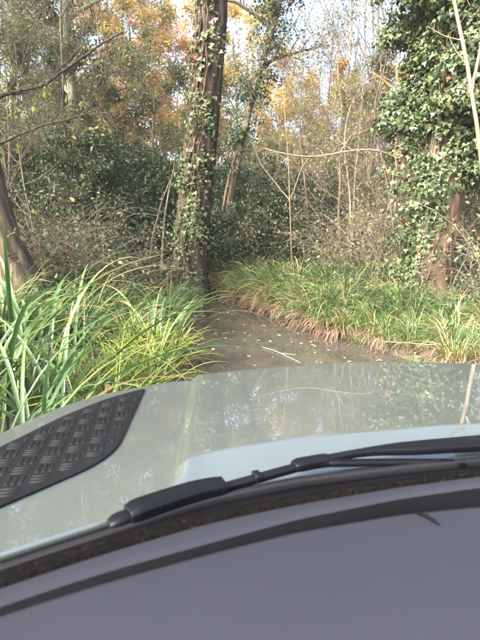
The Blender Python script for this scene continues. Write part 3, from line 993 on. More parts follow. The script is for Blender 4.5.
# ------------------------------------------------------------------ tree just outside the left edge whose boughs reach in
ob = thing('overhanging_tree', 'dark crooked bare boughs reaching in from the left edge above the undergrowth', 'tree')
d_ = 9.0
T = Tubes()
ox = at(-70, d_)
T.add(path_interp([(ox, d_, 0.3), (ox + 0.1, d_, 2.5), (ox - 0.1, d_, 5), (ox, d_ + 0.3, 9)], 30), np.linspace(0.2, 0.1, 30), 16)
def zat(py, d):
    return CZ + d * math.tan(math.atan((320 - py) / 462.0) - PITCH) * 1.0
def screen(pts, d):
    return [(at(x, d_q), d_q, zat(y, d_q)) for (x, y), d_q in zip(pts, np.broadcast_to(d, (len(pts),)))]
limbs = [([(-70, 150), (0, 104), (20, 95), (40, 90), (58, 87), (72, 75), (90, 62), (118, 43), (135, 34)], 0.05, 9.0),
         ([(-70, 175), (-10, 152), (30, 134), (62, 122), (85, 118), (112, 106)], 0.035, 8.6),
         ([(58, 87), (62, 76), (75, 62), (95, 45)], 0.018, 9.0),
         ([(-70, 60), (0, 40), (40, 39), (52, 30)], 0.02, 9.2),
         ([(-40, 130), (5, 114), (40, 130), (52, 145), (75, 158)], 0.022, 8.0),
         ([(20, 95), (33, 80), (45, 60)], 0.015, 9.0),
         ([(62, 122), (80, 108), (98, 104)], 0.014, 8.6)]
an = []
for pts, r0, dd in limbs:
    lp_ = path_interp(screen(pts, dd), 34)
    lp_ = lp_ + np.cumsum(r1.normal(size=lp_.shape) * 0.006, 0)
    T.add(lp_, np.linspace(r0, r0 * 0.3, 34), 7)
    for i in range(6, 33, 4):
        grow(r1, T, an, lp_[i], np.array([0.5 * r1.normal() + 0.5, 0.4 * r1.normal(), 0.5 * r1.normal() + 0.15]), 0.8, r0 * 0.22, 0,
             tp(seg=[5, 4], wob=[0.2, 0.25], trop=[0.02, 0.0], tip=[0.3, 0.3], sides=[4, 3], kids=[4, 0], start=[0.2, 0], ang=[0.8, 0], ratio=[0.5, 0], rr=[0.6, 0], max=1, leaf_from=1))
link('trunk', T.mesh('trunk', M['bark_dark']), ob)
an2 = [a for a in an if a[0][2] < 4.6]
stuff('leaves', leaves_at('leaves', an2, 2, 0.05, 0.075, M['sedge_lime'], r1, (0.1, 0.7), OVAL, keep=0.22), ob)

# ------------------------------------------------------------------ pale saplings
def sapling(label, limbs, m, name='bare_sapling', group=None, twigs=2, tl=0.5, leaf=None):
    s_ = thing(name, label, 'sapling', group=group)
    T, an = Tubes(), []
    for pts, r0, r1_, dd in limbs:
        q_ = path_interp(screen(pts, dd), 26)
        q_ = q_ + np.cumsum(rng.normal(size=q_.shape) * 0.004, 0)
        T.add(q_, np.linspace(r0, r1_, 26), 8)
        for i in range(8, 26, max(1, 18 // max(twigs, 1))):
            grow(rng, T, an, q_[i], np.array([rng.normal(), rng.normal() * 0.5, 0.6]), tl, r1_ * 0.4, 0,
                 tp(seg=[4, 3], wob=[0.15, 0.2], trop=[0.05, 0.0], tip=[0.4, 0.4], sides=[4, 3], kids=[3, 0], start=[0.3, 0], ang=[0.7, 0], ratio=[0.5, 0], rr=[0.6, 0], max=1, leaf_from=0))
    link('trunk', T.mesh('trunk', m), s_)
    if leaf:
        stuff('leaves', leaves_at('leaves', an, leaf[1], 0.05, leaf[2], leaf[0], rng, leaf[3], OVAL, keep=leaf[4]), s_)
    return s_
sapling('pale bare sapling with forking stem in front of the ivy-smothered tree on the right', [
    ([(492, 420), (488, 300), (480, 200), (471, 152), (466, 122), (456, 92), (452, 70), (446, 42), (436, 12), (430, -15), (420, -70)], 0.036, 0.019, 6.3),
    ([(456, 92), (459, 60), (464, 30), (470, 0), (474, -40)], 0.022, 0.012, 6.3),
    ([(471, 148), (478, 130), (492, 100), (505, 60)], 0.02, 0.012, 6.3),
    ([(500, 90), (480, 52), (474, 30), (477, 0), (470, -40)], 0.028, 0.02, 6.0),
    ([(452, 70), (440, 50), (432, 32)], 0.008, 0.004, 6.3), ([(480, 44), (470, 27), (456, 33), (440, 34)], 0.010, 0.004, 6.1),
    ([(466, 118), (480, 96), (492, 80)], 0.010, 0.005, 6.3)], M['bark_pale'], twigs=3, tl=0.5)
sapling('thin pale Y-forked sapling standing before the dark evergreen at centre', [
    ([(292, 285), (290, 240), (288, 200), (287, 170), (283, 120), (280, 80)], 0.022, 0.012, 14.0),
    ([(288, 200), (275, 184), (260, 165), (250, 140)], 0.022, 0.012, 14.0),
    ([(289, 198), (295, 180), (298, 168), (312, 150)], 0.018, 0.01, 14.0)], M['bark_pale'], twigs=2, tl=0.7)
sapling('thin arching bare stem with a hooked top in front of the bright autumn trees', [
    ([(352, 300), (350, 240), (346, 190), (338, 140), (342, 105), (356, 78), (372, 70), (380, 80)], 0.03, 0.012, 11.5)], M['twig'], twigs=5, tl=0.8)
sapling('long pale stem lying almost level across the gap below the autumn leaves', [
    ([(262, 148), (285, 156), (312, 159), (335, 153), (356, 148), (378, 150), (400, 162), (415, 200), (418, 300)], 0.014, 0.03, 11.0),
    ([(335, 153), (345, 135), (362, 128)], 0.014, 0.008, 11.0)], M['bark_pale'], twigs=4, tl=0.6)
sapling('dark crooked stem curving up left of the ivy-smothered tree', [
    ([(400, 310), (392, 230), (378, 165), (370, 130), (362, 110), (372, 80), (378, 50), (374, 22), (362, -5)], 0.035, 0.014, 10.4)], M['bark_dark'], twigs=5, tl=0.8)
sapling('pair of straight thin stems rising out of the shrubs left of the middle trunk', [
    ([(160, 290), (166, 220), (176, 170), (180, 150)], 0.028, 0.015, 11.5), ([(146, 290), (152, 240), (163, 200), (172, 180)], 0.022, 0.012, 11.5)], M['twig'], twigs=3, tl=0.7)

st = thing('broken_trunk', 'short broken trunk of bright orange wood left of the ivy-smothered tree', 'trunk')
d_ = 13.5
sp_ = path_interp(screen([(405, 320), (402, 220), (397, 150), (394, 110), (389, 66)], d_), 60)
sr_ = np.linspace(0.22, 0.14, 60)
T = Tubes().add(sp_[:44], sr_[:44], 24, lump=bark_lump(41, 0.06, 6))
link('trunk', T.mesh('trunk', M['bark_tan']), st)
T = Tubes().add(sp_[43:], sr_[43:] * 0.97, 24, True, lump=bark_lump(41, 0.09, 6))
T.add(path_interp(screen([(394, 108), (386, 92), (376, 82), (362, 72)], d_), 14), np.linspace(0.06, 0.025, 14), 8)
link('bare_wood', T.mesh('bare_wood', M['bark_orange']), st)
T = Tubes()
q_ = screen([(402, 220), (397, 150), (394, 110), (389, 66)], d_)
ivy_on('ivy_leaves', path_interp(q_, 20), np.linspace(0.2, 0.14, 20), 900, rng, (0.07, 0.14), 0.12, (0, 1), None, None, lambda f: np.where((f < 0.62) | (np.abs(f - 0.82) < 0.05), 1, 0.12), parent=st)

# ------------------------------------------------------------------ prototypes copied into the wood
def copy_tree(o, parent=None):
    k = o.copy()
    COL.objects.link(k)
    if parent is not None:
        k.parent = parent
    for ch in list(o.children):
        copy_tree(ch, k)
    return k

ORD = 'first second third fourth fifth sixth seventh eighth ninth tenth eleventh twelfth thirteenth fourteenth fifteenth sixteenth seventeenth eighteenth nineteenth twentieth'.split()
def nth(k):
    if k < 20:
        return ORD[k]
    t_, u_ = divmod(k + 1, 10)
    return ['', '', 'twenty', 'thirty', 'forty'][t_] + ('-' + ORD[u_ - 1] if u_ else 'ieth')

def place(proto, used, x, y, rz, sc_, label, group=None, z=None):
    o = proto
    if used.get(proto.name):
        o = copy_tree(proto)
    used[proto.name] = True
    o.location = (x, y, gz(x, y) - 0.05 if z is None else z)
    o.rotation_euler = (0, 0, rz)
    o.scale = (sc_,) * 3 if not isinstance(sc_, tuple) else sc_
    tag(o, label, None, group)
    return o
used = {}

def make_tree(name, seed, H, r0, P, leafm, per, tint, bark, keep=1.0, size=0.1, nl=9, first=0.3, limb=0.38, cat='tree', lean_=0.3):
    r = np.random.default_rng(seed)
    o = thing(name, '', cat)
    T = Tubes()
    pts = [(0, 0, -0.1)]
    for k in range(1, 8):
        pts.append((pts[-1][0] + r.normal() * lean_ * 0.4, pts[-1][1] + r.normal() * lean_ * 0.4, H * k / 7))
    tr_ = path_interp(pts, 40)
    T.add(tr_, np.linspace(r0, r0 * 0.25, 40) * (1 + 0.35 * np.exp(-np.linspace(0, 12, 40))), 12, lump=bark_lump(seed, 0.05, 5))
    link('trunk', T.mesh('trunk', bark), o)
    T, an = Tubes(), []
    for k in range(nl):
        f = first + (1 - first) * k / (nl - 1)
        a = k * 2.4 + r.random()
        grow(r, T, an, tr_[min(39, int(f * 39))], np.array([math.cos(a), math.sin(a), 0.5 + 0.4 * f]), H * limb * (1.1 - 0.5 * f) * (0.8 + 0.4 * r.random()), r0 * 0.35 * (1.2 - 0.6 * f), 0, P)
    link('branches', T.mesh('branches', bark), o)
    if per:
        stuff('crown', leaves_at('crown', an, per, 0.14, size, leafm, r, tint, DIA, keep=keep), o)
    return o

PT = tp(seg=[6, 5, 4, 3], wob=[0.13, 0.18, 0.22, 0.25], trop=[0.05, 0.03, 0.0, 0.0], tip=[0.35, 0.3, 0.3, 0.3], sides=[6, 4, 3, 3],
        kids=[6, 5, 4, 0], start=[0.2, 0.2, 0.15, 0], ang=[0.75, 0.8, 0.8, 0], ratio=[0.5, 0.5, 0.55, 0], rr=[0.5, 0.55, 0.6, 0], max=3, leaf_from=2)
gold = make_tree('beech_tree', 101, 13, 0.17, PT, M['autumn'], 6, (0.25, 0.75), M['bark_grey'], 0.8, 0.12)
rust = make_tree('beech_tree', 102, 14, 0.2, PT, M['autumn'], 6, (0.5, 1.0), M['bark_grey'], 0.85, 0.12)
oliv = make_tree('maple_tree', 103, 12, 0.15, PT, M['olive'], 6, (0.1, 1.0), M['bark_grey'], 0.85, 0.11)
PBare = tp(seg=[6, 5, 4, 3], wob=[0.09, 0.14, 0.2, 0.25], trop=[0.10, 0.06, 0.02, 0.0], tip=[0.35, 0.3, 0.3, 0.3], sides=[5, 4, 3, 3],
           kids=[6, 5, 3, 0], start=[0.2, 0.2, 0.15, 0], ang=[0.6, 0.7, 0.8, 0], ratio=[0.5, 0.5, 0.55, 0], rr=[0.5, 0.55, 0.6, 0], max=3, leaf_from=3)
bare = make_tree('bare_tree', 104, 13, 0.075, PBare, M['autumn'], 1, (0.3, 0.9), M['twig'], 0.22, 0.09, nl=11, first=0.25)
PTw = tp(seg=[7, 6, 5, 4], wob=[0.2, 0.26, 0.3, 0.3], trop=[0.04, 0.02, 0.0, 0.0], tip=[0.35, 0.3, 0.3, 0.3], sides=[4, 3, 3, 3],
         kids=[7, 6, 4, 0], start=[0.15, 0.15, 0.1, 0], ang=[0.7, 0.8, 0.9, 0], ratio=[0.55, 0.55, 0.55, 0], rr=[0.55, 0.6, 0.65, 0], max=3, leaf_from=3)
twiggy = make_tree('twiggy_tree', 107, 9, 0.05, PTw, M['olive'], 1, (0.3, 1.0), M['twig'], 0.30, 0.07, nl=13, first=0.08, limb=0.42)
grey = make_tree('tall_trunk_tree', 105, 17, 0.27, PT, M['olive'], 2, (0.0, 0.8), M['bark_grey'], 0.8, 0.11, nl=9, first=0.42, lean_=0.2)

gA = 'golden and rust autumn trees beyond the evergreens'
for proto, px, d_, s_, rz, lab in [
    (rust, 118, 27, 1.0, 0.3, 'rust-leaved autumn tree high behind the left evergreens, left of the thick middle trunk'),
    (gold, 142, 24, 0.85, 1.3, 'golden-yellow autumn tree close on the left of the thick middle trunk'),
    (rust, 172, 31, 1.0, 2.2, 'orange autumn tree showing between the golden tree and the thick middle trunk'),
    (gold, 236, 27, 0.92, 0.9, 'yellow autumn tree seen behind the slender leaning ivy tree'),
    (gold, 278, 26, 0.66, 3.9, 'pale golden autumn tree under the sky gap right of the leaning ivy tree'),
    (rust, 318, 29, 0.68, 4.5, 'orange-brown autumn tree behind the thin pale level stem'),
    (gold, 352, 25, 0.62, 5.2, 'yellow-green autumn tree behind the thin arching stem with hooked top'),
    (oliv, 60, 23, 0.95, 0.4, 'olive-leaved tree behind the dark crooked boughs at upper left'),
    (oliv, 20, 20, 0.95, 2.9, 'olive-leaved tree filling the top left corner of the wood'),
    (oliv, 150, 19, 0.62, 1.9, 'small yellow-green tree touching the left side of the thick middle trunk'),
    (oliv, 215, 24, 0.7, 4.1, 'small olive tree between the thick middle trunk and the leaning ivy tree'),
    (oliv, 300, 21, 0.42, 5.0, 'low olive-leaved tree behind the Y-forked sapling'),
    (oliv, 355, 18, 0.42, 2.0, 'low yellow-olive tree beside the broken orange trunk')]:
    place(proto, used, at(px, d_), d_, rz, s_, lab, gA)
gB = 'bare slender trees against the sky'
for px, d_, s_, rz, lab in [
    (320, 20, 0.8, 0.5, 'bare slender tree with brownish stem at the middle of the golden leaves'),
    (342, 22, 0.95, 1.5, 'bare slender tree rising past the hooked stem'),
    (368, 19, 0.9, 2.8, 'bare slender tree just left of the broken orange trunk'),
    (384, 24, 1.05, 3.5, 'bare slender tree behind the broken orange trunk'),
    (300, 24, 0.9, 4.4, 'bare slender tree at the left rim of the bright sky gap'),
    (410, 18, 0.9, 5.3, 'bare slender tree hidden partly by the ivy-smothered tree'),
    (70, 15, 0.8, 0.8, 'bare twiggy tree among the shrubs at far left'),
    (112, 17, 0.8, 2.3, 'bare twiggy tree before the rust-leaved autumn tree')]:
    place(bare, used, at(px, d_), d_, rz, s_, lab, gB)
for px, d_, s_, rz, lab in [
    (352, 13.5, 0.55, 0.9, 'small bare twiggy tree on the right bank beside the hooked stem'),
    (392, 11.8, 0.5, 2.2, 'small bare twiggy tree close on the left of the ivy-smothered tree'),
    (318, 16.5, 0.55, 3.9, 'small bare twiggy tree under the golden leaves')]:
    place(bare, used, at(px, d_), d_, rz, s_, lab, gB)
for px, d_, s_, rz, lab in [
    (36, 11.0, 0.62, 0.5, 'crooked twiggy tree just right of the leaning grey-brown trunk'),
    (15, 13.5, 0.9, 3.5, 'crooked twiggy tree behind the leaning grey-brown trunk'),
    (305, 15.0, 0.85, 0.9, 'crooked twiggy tree right of the Y-forked sapling'),
    (336, 13.5, 0.75, 2.0, 'crooked twiggy tree left of the hooked stem'),
    (362, 14.5, 0.95, 3.1, 'crooked twiggy tree right of the hooked stem'),
    (385, 12.0, 0.75, 4.2, 'crooked twiggy tree touching the ivy-smothered tree'),
    (322, 19.0, 0.9, 5.3, 'tall crooked twiggy tree under the sky gap'),
    (352, 20.0, 1.05, 0.3, 'tall crooked twiggy tree behind the broken orange trunk'),
    (282, 19.5, 0.8, 1.4, 'crooked twiggy tree above the dark blue-green evergreen'),
    (468, 11.5, 0.8, 2.5, 'crooked twiggy tree behind the bare reddish trunk')]:
    place(twiggy, used, at(px, d_), d_, rz, s_, lab, gB)
for px, d_, s_, rz, lab in [
    (332, 24.0, 0.56, 0.4, 'small golden autumn tree under the sky gap, nearest the hooked stem'),
    (300, 25.0, 0.55, 2.4, 'small golden autumn tree above the dark blue-green evergreen')]:
    place(gold, used, at(px, d_), d_, rz, s_, lab, gA)
for px, d_, s_, rz, lab in [
    (12, 14.5, 0.52, 0.3, 'olive-leaved young tree behind the leaning grey-brown trunk'),
    (50, 16.5, 0.6, 1.8, 'olive-leaved young tree between the two left grey trunks'),
    (92, 18.0, 0.62, 2.9, 'olive-leaved young tree at the foot of the mossy grey trunk'),
    (372, 15.5, 0.48, 4.2, 'olive-leaved young tree behind the hooked stem'),
    (262, 23.0, 0.42, 5.4, 'olive-leaved young tree above the dark blue-green evergreen')]:
    place(oliv, used, at(px, d_), d_, rz, s_, lab, gA)
for x, y, s_, rz, lab in [
    (-8.5, 7.0, 0.95, 0.3, 'leafy tree outside the left edge, nearest the car'),
    (-10.0, 11.0, 1.0, 1.8, 'leafy tree outside the left edge, beyond the nearest'),
    (-6.8, 4.2, 0.6, 1.1, 'young leafy tree outside the left edge beside the car'),
    (8.0, 6.0, 0.8, 2.9, 'leafy tree outside the right edge, nearest the car'),
    (10.0, 10.5, 1.0, 4.2, 'leafy tree outside the right edge, beyond the nearest')]:
    place(oliv, used, x, y, rz, s_, lab, gA)

gC = 'tall grey trunks at upper left'
for px, d_, s_, rz, lab in [
    (24, 21, 0.95, 0, 'tall grey trunk nearest the top left corner'),
    (88, 20, 1.05, 2.0, 'tall mossy grey trunk left of the rust-leaved tree'),
    (74, 26, 1.0, 3.6, 'tall grey trunk standing just behind and left of the mossy one'),
    (-30, 17, 1.0, 4.0, 'tall grey trunk standing outside the left edge'),
    (540, 17, 1.0, 1.0, 'tall grey trunk standing outside the right edge')]:
    place(grey, used, at(px, d_), d_, rz, s_, lab, gC)

# ------------------------------------------------------------------ evergreen shrubs
def make_shrub(name, seed, Rx, Rz, n_lobes, per, size, m, tint, shape=OVAL):
    r = np.random.default_rng(seed)
    o = thing(name, '', 'shrub')
    T, Pp, D, N, tn = Tubes(), [], [], [], []
    for k in range(n_lobes):
        dr = rand_dirs(1, r)[0]
        dr[2] = abs(dr[2])
        rd = 0.45 + 0.55 * r.random() ** 0.5
        c_ = np.array([dr[0] * Rx * rd, dr[1] * Rx * rd, 0.25 + dr[2] * Rz * rd])
        if k < 46:
            T.add(path_interp([(dr[0] * 0.1, dr[1] * 0.1, 0), c_ * 0.5 + [0, 0, 0.2], c_], 8), np.linspace(0.035, 0.008, 8), 4)
        lr_ = 0.28 + 0.3 * r.random()
        n = int(per * (0.6 + 0.8 * r.random()))
        q_ = rand_dirs(n, r)
        q_[:, 2] *= 0.7
        Pp.append(c_ + q_ * lr_ * r.random((n, 1)) ** 0.5)
        D.append(nrm(rand_dirs(n, r) + dr * 0.5 + [0, 0, -0.2]))
        N.append(nrm(rand_dirs(n, r) * 0.8 + [0, 0, 1]))
        tn.append(np.clip(r.random() * 0.35 + r.random(n) * 0.65, 0, 1) * (tint[1] - tint[0]) + tint[0])
    link('stems', T.mesh('stems', M['bark_dark']), o)
    Pp, D, N, tn = map(np.concatenate, (Pp, D, N, tn))
    stuff('leaves', leaves_mesh('leaves', Pp, D, N, size * (0.6 + 0.7 * r.random(len(Pp))), tn, m, shape), o)
    return o
ev1 = make_shrub('evergreen_shrub', 201, 1.9, 3.6, 190, 190, 0.07, M['holly'], (0, 1))
ev2 = make_shrub('evergreen_shrub', 202, 2.3, 2.9, 200, 190, 0.075, M['holly'], (0, 0.9))
gD = 'dark evergreen shrubs across the back of the clearing'
for proto, px, d_, s_, rz, lab in [
    (ev1, 94, 14.4, 1.2, 0.2, 'dark evergreen shrub left of the straight thin stems'),
    (ev2, 126, 16.4, 1.45, 1.2, 'biggest dark evergreen shrub, filling the space left of the thick middle trunk'),
    (ev1, 168, 18, 1.2, 2.2, 'dark evergreen shrub half behind the thick middle trunk'),
    (ev2, 58, 14.5, 1.0, 3.3, 'dark evergreen shrub under the crooked boughs at left'),
    (ev2, 110, 20, 1.6, 4.4, 'tall dark evergreen rising behind the left shrubs'),
    (ev1, 18, 16, 1.15, 5.2, 'dark evergreen shrub behind the leaning grey-brown trunk'),
    (ev2, 266, 16.8, 1.25, 0.7, 'dark blue-green evergreen directly behind the Y-forked sapling'),
    (ev1, 238, 21, 1.2, 1.7, 'dark evergreen behind the foot of the leaning ivy tree'),
    (ev1, 304, 17.6, 1.0, 2.7, 'dark evergreen to the right of the Y-forked sapling'),
    (ev1, 205, 22, 1.2, 4.9, 'dark evergreen seen between the two ivy-clad stems'),
    (ev1, 470, 16, 1.0, 0.1, 'dark evergreen behind the ivy-smothered tree'),
    (ev2, -30, 14, 1.2, 1.1, 'dark evergreen at the left edge behind the sedge')]:
    place(proto, used, at(px, d_), d_, rz, s_, lab, gD)

# ------------------------------------------------------------------ brambles and twiggy thickets
def make_bramble(seed, n_st, n_leaf_keep, Ls, tint=(0, 1)):
    r = np.random.default_rng(seed)
    o = thing('bramble_thicket', '', 'bramble')
    T, an = Tubes(), []
    for k in range(n_st):
        a = r.random() * 6.28
        L = Ls * (0.5 + 0.8 * r.random())
        th0, be = r.random() * 0.5, 0.6 + 1.5 * r.random()
        n = 12
        s = np.linspace(0, 1, n)
        th = th0 + be * s ** 1.5
        hx = np.concatenate([[0], np.cumsum(np.sin(th[1:]))]) * L / n
        hz = np.concatenate([[0], np.cumsum(np.cos(th[1:]))]) * L / n
        b = r.normal(size=2) * 0.35
        pts = np.stack([b[0] + hx * math.cos(a), b[1] + hx * math.sin(a), hz], -1) + np.cumsum(r.normal(size=(n, 3)) * 0.02, 0)
        T.add(pts, np.linspace(0.009, 0.003, n) * (0.7 + 0.8 * r.random()), 4)
        for i in range(3, n):
            an.append((pts[i], nrm(pts[i] - pts[i - 1])))
            if r.random() < 0.35:
                dd = nrm(rand_dirs(1, r)[0] + [0, 0, 0.3])
                e = pts[i] + dd * (0.2 + 0.35 * r.random())
                T.add([pts[i], (pts[i] + e) / 2 + r.normal(size=3) * 0.02, e], [0.004, 0.003, 0.002], 3)
                an.append((e, dd))
                an.append(((pts[i] + e) / 2, dd))
    stuff('stems', T.mesh('stems', M['twig']), o)
    stuff('leaves', leaves_at('leaves', an, 5, 0.09, 0.068, M['bramble'], r, tint, OVAL, keep=n_leaf_keep), o)
    return o
br1 = make_bramble(301, 46, 0.55, 2.2, (0, 0.85))
br2 = make_bramble(302, 60, 0.22, 2.3, (0.2, 1))
br3 = make_bramble(303, 40, 0.6, 1.5, (0, 0.75))
gE = 'bramble thickets under the trees'
bl = ['leafy bramble thicket touching the right side of the leaning grey-brown trunk', 'brown leafless bramble thicket in the middle of the left undergrowth', 'leafy bramble thicket in front of the leftmost dark evergreen',
      'brown bramble thicket behind the leaning grey-brown trunk', 'low green bramble thicket left of the straight thin stems', 'brown bramble thicket at the foot of the straight thin stems', 'leafy bramble thicket deep behind the brown leafless one',
      'low green bramble thicket left of the foot of the thick middle trunk', 'brown bramble thicket cut by the left edge', 'leafy bramble thicket against the dark evergreens, farthest of the left leafy ones',
      'low green bramble thicket right of the brown leafless one', 'low green bramble thicket behind the thick middle trunk', 'brown bramble thicket just above the sedge tips, right of the middle one', 'low green bramble thicket nearest the car on the left, behind the tall sedge']
brr = ['brown bramble thicket behind the right sedge, below the level pale stem', 'leafy bramble thicket below the hooked stem', 'brown bramble thicket left of the foot of the ivy-smothered tree', 'low green bramble thicket against the left ivy apron of the right tree',
       'leafy bramble thicket under the golden trees', 'low green bramble thicket right of the Y-forked sapling', 'leafy bramble thicket right of the bare reddish trunk', 'brown bramble thicket behind the bare reddish trunk',
       'brown bramble thicket cut by the right edge', 'small green bramble at the left root of the ivy-smothered tree', 'small green bramble between sedge and ivy apron', 'low green bramble in the near right corner of the bank',
       'leafy bramble thicket farthest back on the right, beside the broken trunk', 'low green bramble thicket behind the Y-forked sapling', 'brown bramble thicket at the foot of the broken orange trunk', 'small green bramble right of the reddish trunk roots']
for k, (proto, px, d_, s_, rz) in enumerate([(br1, 30, 8.2, 1.0, 0), (br2, 62, 9.0, 1.1, 1), (br1, 95, 10.2, 0.7, 2), (br2, 18, 10.5, 1.2, 3), (br3, 118, 10.8, 1.0, 4), (br2, 130, 12.2, 0.7, 5), (br1, 60, 11.5, 0.8, 0.5),
                              (br3, 150, 12.4, 0.9, 1.5), (br2, 5, 7.6, 1.0, 2.5), (br1, 92, 13.2, 0.8, 3.5), (br3, 85, 8.8, 0.9, 1.1), (br3, 160, 14.5, 1.0, 2.1), (br2, 95, 8.4, 0.9, 4.1), (br3, 45, 7.4, 0.9, 3.9)]):
    place(proto, used, at(px, d_), d_, rz, s_, bl[k], 'bramble thickets under the left trees')
for k, (proto, px, d_, s_, rz) in enumerate([(br2, 345, 12.0, 1.15, 0.2), (br1, 368, 11.2, 1.0, 1.2), (br2, 382, 10.4, 1.0, 2.2), (br3, 392, 9.2, 0.9, 3.2), (br1, 330, 14.5, 1.1, 4.2), (br3, 312, 15.5, 0.8, 5.2), (br1, 500, 10.2, 1.0, 0.7), (br2, 485, 11.6, 1.1, 1.7),
                              (br2, 495, 8.6, 1.0, 2.7), (br3, 378, 8.8, 0.5, 3.7), (br3, 372, 9.4, 0.7, 4.7), (br3, 516, 7.4, 0.7, 5.5), (br1, 350, 16.5, 1.3, 0.9), (br3, 285, 16.4, 0.7, 1.9), (br2, 405, 12.5, 1.2, 5.0), (br3, 492, 8.6, 0.7, 0.4)]):
    place(proto, used, at(px, d_), d_, rz, s_, brr[k], 'bramble thickets on the right bank')

# ------------------------------------------------------------------ sedge
def sedge_arrays(r, n, L, W, spread, lean=(0.08, 0.7), bend=(0.7, 2.3), tint=(0.1, 0.75)):
    base = np.concatenate([r.normal(size=(n, 2)) * spread, np.zeros((n, 1))], 1)
    az = np.arctan2(base[:, 1], base[:, 0]) + r.normal(size=n) * 0.9
    le = lean[0] + (lean[1] - lean[0]) * r.random(n)
    be = bend[0] + (bend[1] - bend[0]) * r.random(n)
    Ln = L * (0.55 + 0.6 * r.random(n))
    Wn = W * (0.7 + 0.6 * r.random(n))
    tn = tint[0] + (tint[1] - tint[0]) * r.random(n)
    odd = r.random(n) < 0.06
    tn[odd] = 0.95
    return base, az, le, be, Ln, Wn, tn

def make_sedge(seed, n, L, W, dead_n, m='sedge', tint=(0.05, 0.72), bend=(0.7, 2.3)):
    r = np.random.default_rng(seed)
    o = thing('sedge_clump', '', 'sedge')
    a = sedge_arrays(r, n, L, W, 0.13, tint=tint, bend=bend)
    stuff('green_blades', blade_mesh('green_blades', *a, M[m], K=7, three=True, twist=0.5), o)
    b = sedge_arrays(r, dead_n, L * (0.78 if dead_n > 200 else 0.65), W * 0.8, 0.16, lean=(0.7, 1.3), bend=(1.4, 2.3), tint=(0, 0.9))
    stuff('dead_blades', blade_mesh('dead_blades', *b, M['dead'], K=6, three=False, twist=0.6), o)
    return o
sg = [make_sedge(401, 150, 1.25, 0.017, 40), make_sedge(402, 170, 1.05, 0.015, 70), make_sedge(403, 130, 1.35, 0.018, 40),
      make_sedge(404, 190, 1.15, 0.016, 240, tint=(0.1, 0.85))]
sg2 = make_sedge(406, 190, 1.15, 0.016, 110, tint=(0.1, 0.8), bend=(1.0, 2.5))
lime = make_sedge(405, 120, 0.85, 0.020, 25, 'sedge_lime', (0.1, 0.9), (0.6, 1.7))

# near clumps: every blade an object of its own
rb = np.random.default_rng(55)
variants = []
for k in range(18):
    L = 1.0 + 0.7 * rb.random()
    variants.append(blade_mesh('blade', np.zeros((1, 3)), np.zeros(1), np.array([0.08 + 0.6 * rb.random()]), np.array([0.7 + 1.8 * rb.random()]), np.array([L]),
                               np.array([0.021 + 0.011 * rb.random()]), np.array([0.05 + 0.6 * rb.random()]), M['sedge'], K=12, three=True, twist=0.8 * rb.random()))
lime_v = []
for k in range(10):
    lime_v.append(blade_mesh('blade', np.zeros((1, 3)), np.zeros(1), np.array([0.15 + 0.7 * rb.random()]), np.array([0.6 + 1.8 * rb.random()]), np.array([0.65 + 0.4 * rb.random()]),
                             np.array([0.014 + 0.008 * rb.random()]), np.array([0.1 + 0.7 * rb.random()]), M['sedge_lime'], K=10, three=True, twist=0.6 * rb.random()))
dead_v = [blade_mesh('dead_blade', np.zeros((1, 3)), np.zeros(1), np.array([0.5 + 0.5 * rb.random()]), np.array([1.2 + rb.random()]), np.array([0.7]), np.array([0.014]), np.array([rb.random()]), M['dead'], K=8, three=True, twist=0.9) for k in range(5)]

def near_clump(x, y, n, label, vs, sc_=1.0, spread=0.15, dead=6):
    o = thing('sedge_clump', label, 'sedge', (x, y, gz(x, y) - 0.02), rb.random() * 6, 'near sedge clumps beside the bonnet', sc_)
    for k in range(n + dead):
        me = vs[int(rb.random() * len(vs))] if k < n else dead_v[k % 5]
        b = link('blade' if k < n else 'dead_blade', me, o)
        p_ = rb.normal(size=2) * spread
        b.location = (p_[0], p_[1], 0)
        b.rotation_euler = (0, 0, math.atan2(p_[1], p_[0]) + rb.normal() * 0.8)
        s_ = 0.75 + 0.5 * rb.random()
        b.scale = (s_, s_, s_)
near = [(-1.12, 1.75, 34, 'tall dark green sedge clump closest to the tread plate, cut by the left edge', variants, 0.95),
        (-1.45, 2.45, 38, 'tall sedge clump with arching blades rising over the outer edge of the tread plate', variants, 1.05),
        (-1.25, 2.95, 26, 'deep green sedge clump rising above the middle of the tread plate', variants, 0.8),
        (-2.05, 3.2, 44, 'big sedge clump farther out at the left edge, below the leaning trunk', variants, 1.15),
        (-1.65, 3.75, 42, 'tall sedge clump behind the nearest ones, its blades arching both ways', variants, 1.1),
        (-1.15, 3.85, 70, 'bright yellow-green sedge clump above the front tip of the tread plate', lime_v, 0.8),
        (-1.02, 4.75, 70, 'bright yellow-green sedge clump nearest the left corner of the water', lime_v, 0.95),
        (-1.55, 4.85, 70, 'bright yellow-green sedge clump between the tall dark ones', lime_v, 1.0),
        (-2.25, 4.5, 46, 'tall sedge clump with upright blades left of the yellow-green ones', variants, 1.1),
        (-1.05, 5.7, 46, 'dark green sedge clump whose blades hang over the left edge of the water', variants, 0.8)]
for a in near:
    near_clump(a[0], a[1], a[2], a[3], a[4], a[5])

